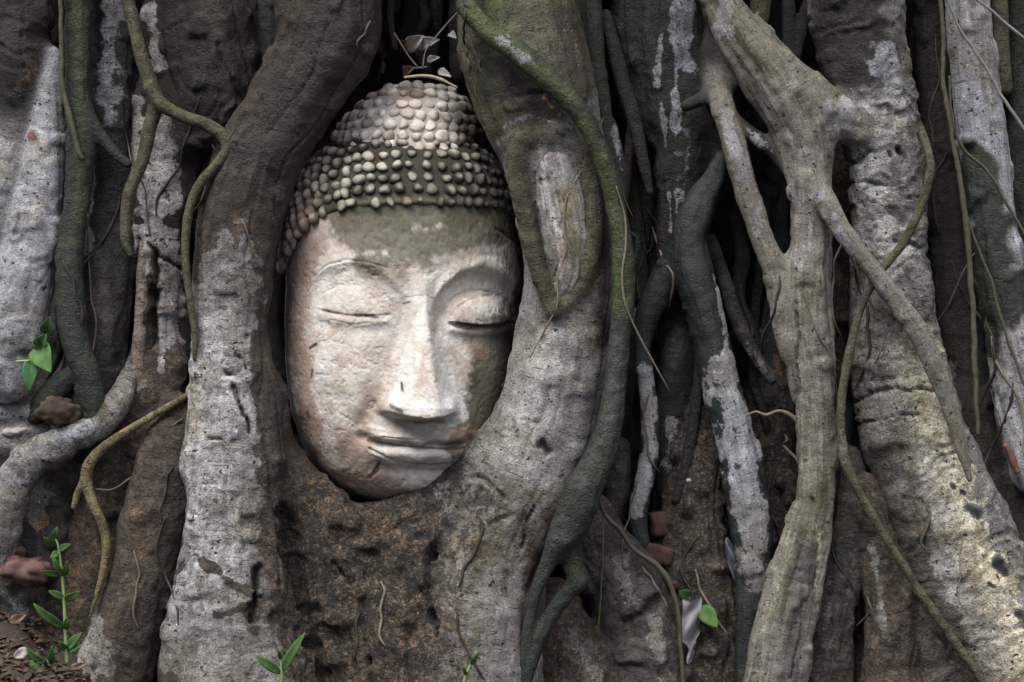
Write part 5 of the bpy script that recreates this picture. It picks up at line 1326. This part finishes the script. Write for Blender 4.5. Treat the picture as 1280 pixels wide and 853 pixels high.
strand('vine', [(754, 640, 1.0), (753, 700, 1.1), (749, 780, 1.0), (748, 796, .6)], plain_material('dull_stem', (.07, .08, .03), .6, .3), 0.012, 'straight thin green stem hanging between two bottom roots', 'vine')
strand('vine', [(76, -20, 3), (76, 40, 3), (78, 100, 3.5), (86, 140, 4), (96, 180, 4), (104, 200, 3)], VTHIN, -0.018, 'thin dark vine down the green root at the far left', 'vine')
strand('rootlet', [(932, 520, 1), (945, 515, 1.6), (958, 519, 2), (974, 514, 2.2), (988, 519, 3), (998, 530, 2)], plain_material('tan_rootlet', (0.11, 0.085, 0.06), .8, .4), -0.005, 'short tan rootlet sticking out left of the lattice stem', 'rootlet')
strand('rootlet', [(1254, 555, 3), (1262, 568, 4), (1268, 584, 4.5), (1272, 592, 3.5)], REDTWIG, 0.02, 'short reddish stub beside the far right root', 'rootlet')
strand('rootlet', [(190, 560, 1.2, 0), (205, 540, 1.2), (228, 524, 1.2)], TWIG, -0.012, 'hair thin dark rootlet near the crease of the brown root', 'rootlet')
strand('rootlet', [(118, 612, 1.2, -8), (140, 612, 1.3), (160, 600, 1.3), (180, 584, 1.0)], TWIG, -0.0, 'hair thin dark rootlet right of the yellowish vine tip', 'rootlet')

# ------------------------------------------------------------------ leaves and small plants
def blade(V, F, base, tip, width, bend=0.15, fold=0.25, n=9, side=None, wavy=0.0):
    """a lance-shaped leaf with a folded midrib and real thickness"""
    base, tip = np.array(base, float), np.array(tip, float)
    ax = tip - base; L = np.linalg.norm(ax); ax /= L
    out = np.array([0, -1.0, 0.0]); s = np.cross(ax, out); s /= np.linalg.norm(s)
    if side is not None: s = s * math.cos(side) + np.cross(ax, s) * math.sin(side)
    nn = np.cross(s, ax)
    if nn[1] > 0: nn = -nn
    b0 = len(V); cols = 5; th = 0.0003
    for layer in (0, 1):
        for i in range(n + 1):
            t = i / n
            w = width * 0.5 * (math.sin(math.pi * min(1, t ** 0.8 * 0.98 + 0.02)) ** 0.85) + 0.0003
            c = base + ax * L * t + nn * (bend * L * math.sin(math.pi * t * 0.75)) - nn * layer * th
            for k in range(cols):
                q = (k - 2) / 2
                V.append(c + s * w * q + nn * (abs(q) * fold * w + wavy * math.sin(7 * t + 3 * q) * w))
    m = (n + 1) * cols
    for layer in (0, 1):
        for i in range(n):
            for k in range(cols - 1):
                a = b0 + layer * m + i * cols + k
                f = (a, a + 1, a + cols + 1, a + cols)
                F.append(f if layer == 0 else f[::-1])
    ring = [b0 + k for k in range(cols)] + [b0 + i * cols + cols - 1 for i in range(1, n + 1)] + [b0 + n * cols + k for k in range(cols - 2, -1, -1)] + [b0 + i * cols for i in range(n - 1, 0, -1)]
    for a, b in zip(ring, ring[1:] + ring[:1]):
        F.append((a, a + m, b + m, b))
def heart(V, F, base, tip, width, fold=0.3):
    base, tip = np.array(base, float), np.array(tip, float)
    ax = tip - base; L = np.linalg.norm(ax); ax /= L
    s = np.cross(ax, [0, -1.0, 0]); s /= np.linalg.norm(s); nn = np.cross(s, ax)
    if nn[1] > 0: nn = -nn
    n = 12; cols = 9; b0 = len(V); m = (n + 1) * cols
    for layer in (0, 1):
        for i in range(n + 1):
            t = i / n
            w = width * 0.5 * (math.sin(math.pi * min(1, 0.12 + 0.88 * t ** 0.62)) ** 0.9) + 0.0003
            for k in range(cols):
                q = (k - 4) / 4
                lobe = -0.16 * L * (abs(q) ** 1.3) * (1 - t) ** 3
                V.append(base + ax * (L * t + lobe) + s * w * q + nn * (abs(q) * fold * w + 0.1 * L * math.sin(math.pi * t) - layer * 0.0004))
    for layer in (0, 1):
        for i in range(n):
            for k in range(cols - 1):
                a = b0 + layer * m + i * cols + k
                f = (a, a + 1, a + cols + 1, a + cols)
                F.append(f if layer == 0 else f[::-1])
    ring = [b0 + k for k in range(cols)] + [b0 + i * cols + cols - 1 for i in range(1, n + 1)] + [b0 + n * cols + k for k in range(cols - 2, -1, -1)] + [b0 + i * cols for i in range(n - 1, 0, -1)]
    for a, b in zip(ring, ring[1:] + ring[:1]):
        F.append((a, a + m, b + m, b))

def plant(name, label, cat, d, stems, leaves, group=None, mat=None, kind='blade'):
    o0 = P(stems[0][0][0], stems[0][0][1], d)
    root = empty(name, o0)
    tag(root, label, cat, group)
    for st in stems:
        V, F = [], []
        tube(V, F, px_line(st, d, .004), 7)
        mesh_obj('stem', V, F, STEM, root, o0)
    for lf in leaves:
        x0, y0, x1, y1, w = lf[:5]
        dd = lf[5] if len(lf) > 5 else -0.01
        V, F = [], []
        if kind == 'heart': heart(V, F, P(x0, y0, d), P(x1, y1, d + dd), w / 1000)
        else: blade(V, F, P(x0, y0, d), P(x1, y1, d + dd), w / 1000, side=random.uniform(-.4, .4))
        mesh_obj('leaf', V, F, (LEAFD if len(lf) > 6 else (mat or LEAF)), root, o0)
random.seed(4)
plant('herb_seedling', 'tall green seedling with narrow paired leaves, at the foot of the lower left brown root', 'seedling', -0.03,
      [[(84, 830, 2.2), (82, 800, 2.2), (80, 750, 2), (77, 715, 1.8), (73, 685, 1.5), (69, 672, 1)]],
      [(69, 674, 73, 658, 8), (70, 680, 54, 670, 7), (73, 690, 62, 698, 8), (74, 688, 90, 680, 8), (78, 718, 50, 712, 9), (79, 722, 66, 692, 8), (80, 720, 84, 700, 8), (80, 748, 60, 738, 9), (81, 750, 101, 738, 10), (82, 786, 43, 752, 13), (83, 788, 84, 770, 8),
       (84, 812, 74, 800, 10), (85, 812, 104, 790, 11), (85, 815, 105, 806, 9)])
plant('herb_seedling', 'small green seedling with wide flat leaves in the bottom left corner', 'seedling', -0.03, [[(66, 858, 2), (64, 836, 1.8), (60, 826, 1.2)]], [(62, 834, 33, 808, 12), (62, 836, 30, 828, 12), (64, 832, 65, 806, 8, -.01, 1), (60, 838, 44, 842, 12)])
plant('herb_seedling', 'two leaved green seedling at the foot of the massive left root', 'seedling', -0.11, [[(352, 862, 2.2), (352, 838, 2), (351, 822, 1.6)]], [(351, 842, 316, 818, 11, -.012), (353, 840, 384, 790, 12, -.01), (351, 824, 350, 812, 5)])
plant('herb_seedling', 'single slender green sprig below the crust under the chin', 'seedling', -0.09, [[(578, 866, 2), (582, 845, 1.8), (590, 828, 1.4)]], [(588, 832, 600, 812, 5), (583, 845, 578, 832, 4)])
plant('leafy_creeper', 'creeper with rounded bright green leaves in the dark gap at the far left', 'creeper', -0.035, [[(20, 452, 1.4), (40, 450, 1.4), (52, 440, 1.4), (58, 420, 1.2)]],
      [(60, 415, 62, 396, 18, -.01, 1), (54, 428, 44, 418, 15, -.01), (50, 438, 64, 466, 30, -.02), (40, 455, 36, 490, 20, -.01, 1), (50, 432, 58, 418, 18, -.012)], kind='heart')
def single_leaf(name, label, cat, p0, p1, w, mat, d, dd=0.0, fn=blade, group=None, **kw):
    V, F = [], []
    fn(V, F, P(*p0, d), P(*p1, d + dd), w / 1000, **kw)
    o = mesh_obj(name, V, F, mat, None, P(*p0, d))
    tag(o, label, cat, group)
single_leaf('fallen_leaf', 'torn bright green leaf lying right of the paper scrap', 'leaf', (876, 758), (898, 786), 22, LEAF, 0.035, -0.02, fold=.15)
single_leaf('fallen_leaf', 'small darker green leaf poking up behind the paper scrap', 'leaf', (864, 748), (848, 738), 16, LEAFD, 0.05, -0.005, fold=.2)
single_leaf('fallen_leaf', 'tiny green leaf on the ledge where the lattice joins the ringed root', 'leaf', (1028, 118), (1052, 116), 8, LEAF, 0.0, -0.01)
single_leaf('fallen_leaf', 'reddish square leaf bit stuck on the pale root at the far left', 'leaf', (36, 166), (46, 174), 9, REDTWIG, -0.012, -0.004)

# litter in the notch above the topknot
for i, (a_, b_, w_, m_, lb_) in enumerate([((12, 778), (34, 768), 12, DRY, 'brown dry leaf on the soil, highest of those in the bottom left corner'), ((36, 812), (16, 822), 13, DRYG, 'grey dry leaf on the soil left of the small seedling'), ((88, 836), (110, 828), 9, DRY, 'narrow brown dry leaf at the foot of the tall seedling'), ((6, 838), (24, 850), 12, DRY, 'brown dry leaf in the very bottom left corner')]):
    single_leaf('dry_leaf', lb_, 'dry leaf', a_, b_, w_, m_, -0.035, -0.006, fold=.4, wavy=.2, group='dry leaves on the soil')
lit = [((508, 62), (532, 44), 20, DRYG, 'curled grey dry leaf, largest in the notch above the stone head'), ((520, 58), (552, 50), 16, DRYG, 'pale grey dry leaf leaning right in the notch above the stone head'), ((500, 60), (512, 50), 12, REDTWIG, 'small reddish dry leaf at the left of the notch above the stone head'),
       ((504, 92), (520, 84), 14, DRY, 'brown dry leaf just left of the top of the stone hair'), ((534, 76), (552, 72), 9, DRYG, 'small grey dry leaf in the middle of the notch above the stone head'), ((548, 88), (566, 98), 10, DRYG, 'grey leaf shred at the right of the notch above the stone head'), ((562, 42), (572, 50), 10, PAPER, 'whitish leaf fragment high at the right of the notch')]
for i, (a, b, w, m_, lb) in enumerate(lit):
    single_leaf('dry_leaf', lb, 'dry leaf', a, b, w, m_, 0.05 - 0.004 * i, -0.02, fold=.5, wavy=.25, group='dry leaves caught above the stone head')
tw = [([(528, 84, 1), (532, 64, 1), (545, 46, 1), (574, 14, .8)], 'long bare twig slanting up to the right above the stone head'), ([(492, 42, 1), (502, 58, 1), (512, 72, 1), (522, 84, 1)], 'bare twig slanting down to the right above the stone head'), ([(508, 86, 1.2), (524, 85, 1.2), (534, 84, 1)], 'short twig lying flat above the stone hair')]
for i, (pts, lb) in enumerate(tw):
    strand('twig', pts, plain_material('bare_twig', (.16, .14, .12), .8, .3), 0.02 + .004 * i, lb, 'twig', 'twigs caught above the stone head', 6)
strand('twig', [(505, 97, 1.6), (530, 95, 2), (550, 99, 2), (572, 110, 1.4)], plain_material('yellow_twig', (.30, .25, .15), .8, .3), 0.0, 'yellowish twig arched over the top of the stone hair', 'twig')

def lump_mesh(c, size, seed, nu=40, nv=26, rough=0.35, freq=60, flat=None):
    t = np.linspace(0, 2 * math.pi, nu, endpoint=False); f = np.linspace(0.02, math.pi - 0.02, nv)
    T, Fv = np.meshgrid(t, f, indexing='ij')
    d = np.stack([np.cos(T) * np.sin(Fv), np.sin(T) * np.sin(Fv), np.cos(Fv)], -1).reshape(-1, 3)
    s = np.array(size) / 1000
    p = d * s
    k = 1 + rough * fbm(p + seed * 3.7, freq, 4, seed)
    V = np.array(c) + p * k[:, None]
    i, j = np.meshgrid(np.arange(nu), np.arange(nv - 1), indexing='ij')
    a = (i * nv + j).ravel(); b = (((i + 1) % nu) * nv + j).ravel()
    F = [tuple(q) for q in np.stack([a, a + 1, b + 1, b], 1)]
    F.append(tuple(i * nv for i in range(nu))); F.append(tuple(i * nv + nv - 1 for i in range(nu))[::-1])
    return V, F
def lump(name, px, py, d, size, mat, label, cat, seed, group=None, **kw):
    c = P(px, py, d)
    V, F = lump_mesh(c, size, seed, **kw)
    tag(mesh_obj(name, V, F, mat, None, c), label, cat, group)
DEAD = plain_material('dead_wood', (0.05, 0.034, 0.025), 0.85, 0.8, 60, 1.0)
lump('dead_wood_chunk', 78, 516, 0.0, (26, 20, 17), DEAD, 'brown crumbling wood chunk above the curving grey root', 'wood chunk', 3, rough=.5)
lump('rock', 34, 713, 0.0, (30, 24, 17), ROCK, 'reddish rough rock under the grey root at the left edge', 'rock', 5, rough=.4)
lump('rock', 5, 690, 0.02, (24, 22, 14), ROCK, 'duller rough rock at the left edge, above the reddish one', 'rock', 8, rough=.4)
lump('rock', 18, 540, 0.03, (20, 16, 8), DRYG, 'pale grey stone flake at the left edge', 'rock', 9, rough=.4)
lump('pebble', 861, 601, 0.02, (3, 2.5, 2.4), PAPER, 'tiny white pebble in the dark cleft', 'pebble', 11)

def brick(px, py, d, size, rz, ry, label, seed):
    n = 10
    c = P(px, py, d)
    V, F = [], []
    bm_ = []
    sx, sy, sz = [q / 2000 for q in size]
    g = np.linspace(-1, 1, n)
    idx = {}
    def vid(a, b, e):
        k = (a, b, e)
        if k not in idx:
            idx[k] = len(V)
            p = np.array([g[a], g[b], g[e]])
            p = p / (np.sum(np.abs(p) ** 14) ** (1 / 14)) * np.max(np.abs(p)) if np.any(p) else p
            V.append(p * np.array([sx, sy, sz]))
        return idx[k]
    for ax in range(3):
        for sgn in (0, n - 1):
            for i in range(n - 1):
                for j in range(n - 1):
                    q = []
                    for (u_, v_) in ((i, j), (i + 1, j), (i + 1, j + 1), (i, j + 1)):
                        t_ = [0, 0, 0]; t_[ax] = sgn; t_[(ax + 1) % 3] = u_; t_[(ax + 2) % 3] = v_
                        q.append(vid(*t_))
                    F.append(tuple(q) if sgn else tuple(q[::-1]))
    V = np.array(V)
    V = V * (1 + 0.12 * fbm(V + seed, 40, 3, seed)[:, None])
    cz, sz_ = math.cos(rz), math.sin(rz); cy, sy_ = math.cos(ry), math.sin(ry)
    V = V @ np.array([[cz, sz_, 0], [-sz_, cz, 0], [0, 0, 1]]) @ np.array([[cy, 0, sy_], [0, 1, 0], [-sy_, 0, cy]])
    tag(mesh_obj('brick', V + c, F, BRICK, None, c), label, 'brick', 'old red bricks in the cleft')
brick(822, 654, 0.088, (34, 60, 30), .3, .15, 'upper broken red brick deep in the cleft', 3)
brick(824, 692, 0.074, (40, 60, 24), -.2, -.25, 'lower broken red brick in the cleft, above the brown root', 4)

# crumpled scrap
def scrap():
    nx, nz = 14, 22
    V, F = [], []
    for layer in (0, 1):
        for i in range(nx + 1):
            for j in range(nz + 1):
                u, t = i / nx, j / nz
                w = 26 * (1 - 0.12 * t) if t < 0.62 else 22 - 16 * (t - .62) / .2 if t < .8 else 8 + 4 * math.sin((t - .8) * 12)
                cx = 866 - 6 * t + (3 if t > .7 else 0)
                x = cx + (u - .5) * w + 1.2 * math.sin(9 * t + 4 * u)
                y = 748 + 80 * t + 2.5 * math.sin(5 * u)
                V.append(P(x, y, 0.030 - 0.008 * math.sin(3.1 * u + 2 * t) - 0.004 * math.sin(13 * t + 5 * u) + layer * 0.0008))
    m = (nx + 1) * (nz + 1)
    for layer in (0, 1):
        for i in range(nx):
            for j in range(nz):
                a = layer * m + i * (nz + 1) + j
                f = (a, a + 1, a + nz + 2, a + nz + 1)
                F.append(f if layer else f[::-1])
    ring = [i * (nz + 1) for i in range(nx + 1)] + [nx * (nz + 1) + j for j in range(1, nz + 1)] + [i * (nz + 1) + nz for i in range(nx - 1, -1, -1)] + [j for j in range(nz - 1, 0, -1)]
    for a, b in zip(ring, ring[1:] + ring[:1]): F.append((a, b, b + m, a + m))
    o = mesh_obj('paper_scrap', V, F, PAPER, None, P(866, 780, .03))
    tag(o, 'crumpled grey paper scrap wedged on the brown root, bottom centre right', 'paper scrap')
scrap()
FOIL = plain_material('wrapper_film', (0.03, 0.034, 0.048), 0.45, 0.8, 90, 1.0, 0.5)
single_leaf('wrapper', 'shiny dark wrapper strip wedged between the brown root and the grey root', 'wrapper', (908, 672), (926, 742), 14, FOIL, 0.05, 0.0, wavy=.5, n=18)

# litter over the soil at the lower left: countless crumbs, one sheet of stuff
def crumbs():
    rg = random.Random(9)
    V, F = [], []
    for _ in range(700):
        x = rg.uniform(-0.70, 0.66); y = rg.uniform(-0.16, 0.12)
        if rg.random() < 0.55: x = rg.uniform(-0.66, -0.52); y = rg.uniform(-0.12, 0.06)
        z = float(ground_height(np.array(x), np.array(y))) + 0.006
        r = rg.uniform(0.0015, 0.006)
        a = [rg.uniform(0, 6.28), rg.uniform(-.6, .6)]
        ax = np.array([math.cos(a[0]), math.sin(a[0]), a[1]]); bx = np.cross(ax, [0.2, 0.1, 1]); cx = np.cross(ax, bx)
        b = len(V); c = np.array([x, y, z])
        for q in (ax * r * 1.6, -ax * r * 1.6, bx * r, -bx * r, cx * r * .7, -cx * r * .7): V.append(c + q * rg.uniform(.7, 1.2))
        for f in ((0, 2, 4), (2, 1, 4), (1, 3, 4), (3, 0, 4), (2, 0, 5), (1, 2, 5), (3, 1, 5), (0, 3, 5)): F.append(tuple(b + k for k in f))
    o = mesh_obj('soil_litter', V, F, DEAD, None, None, smooth=False)
    tag(o, 'crumbs of bark and soil scattered at the foot of the roots', 'litter', kind='stuff')
crumbs()
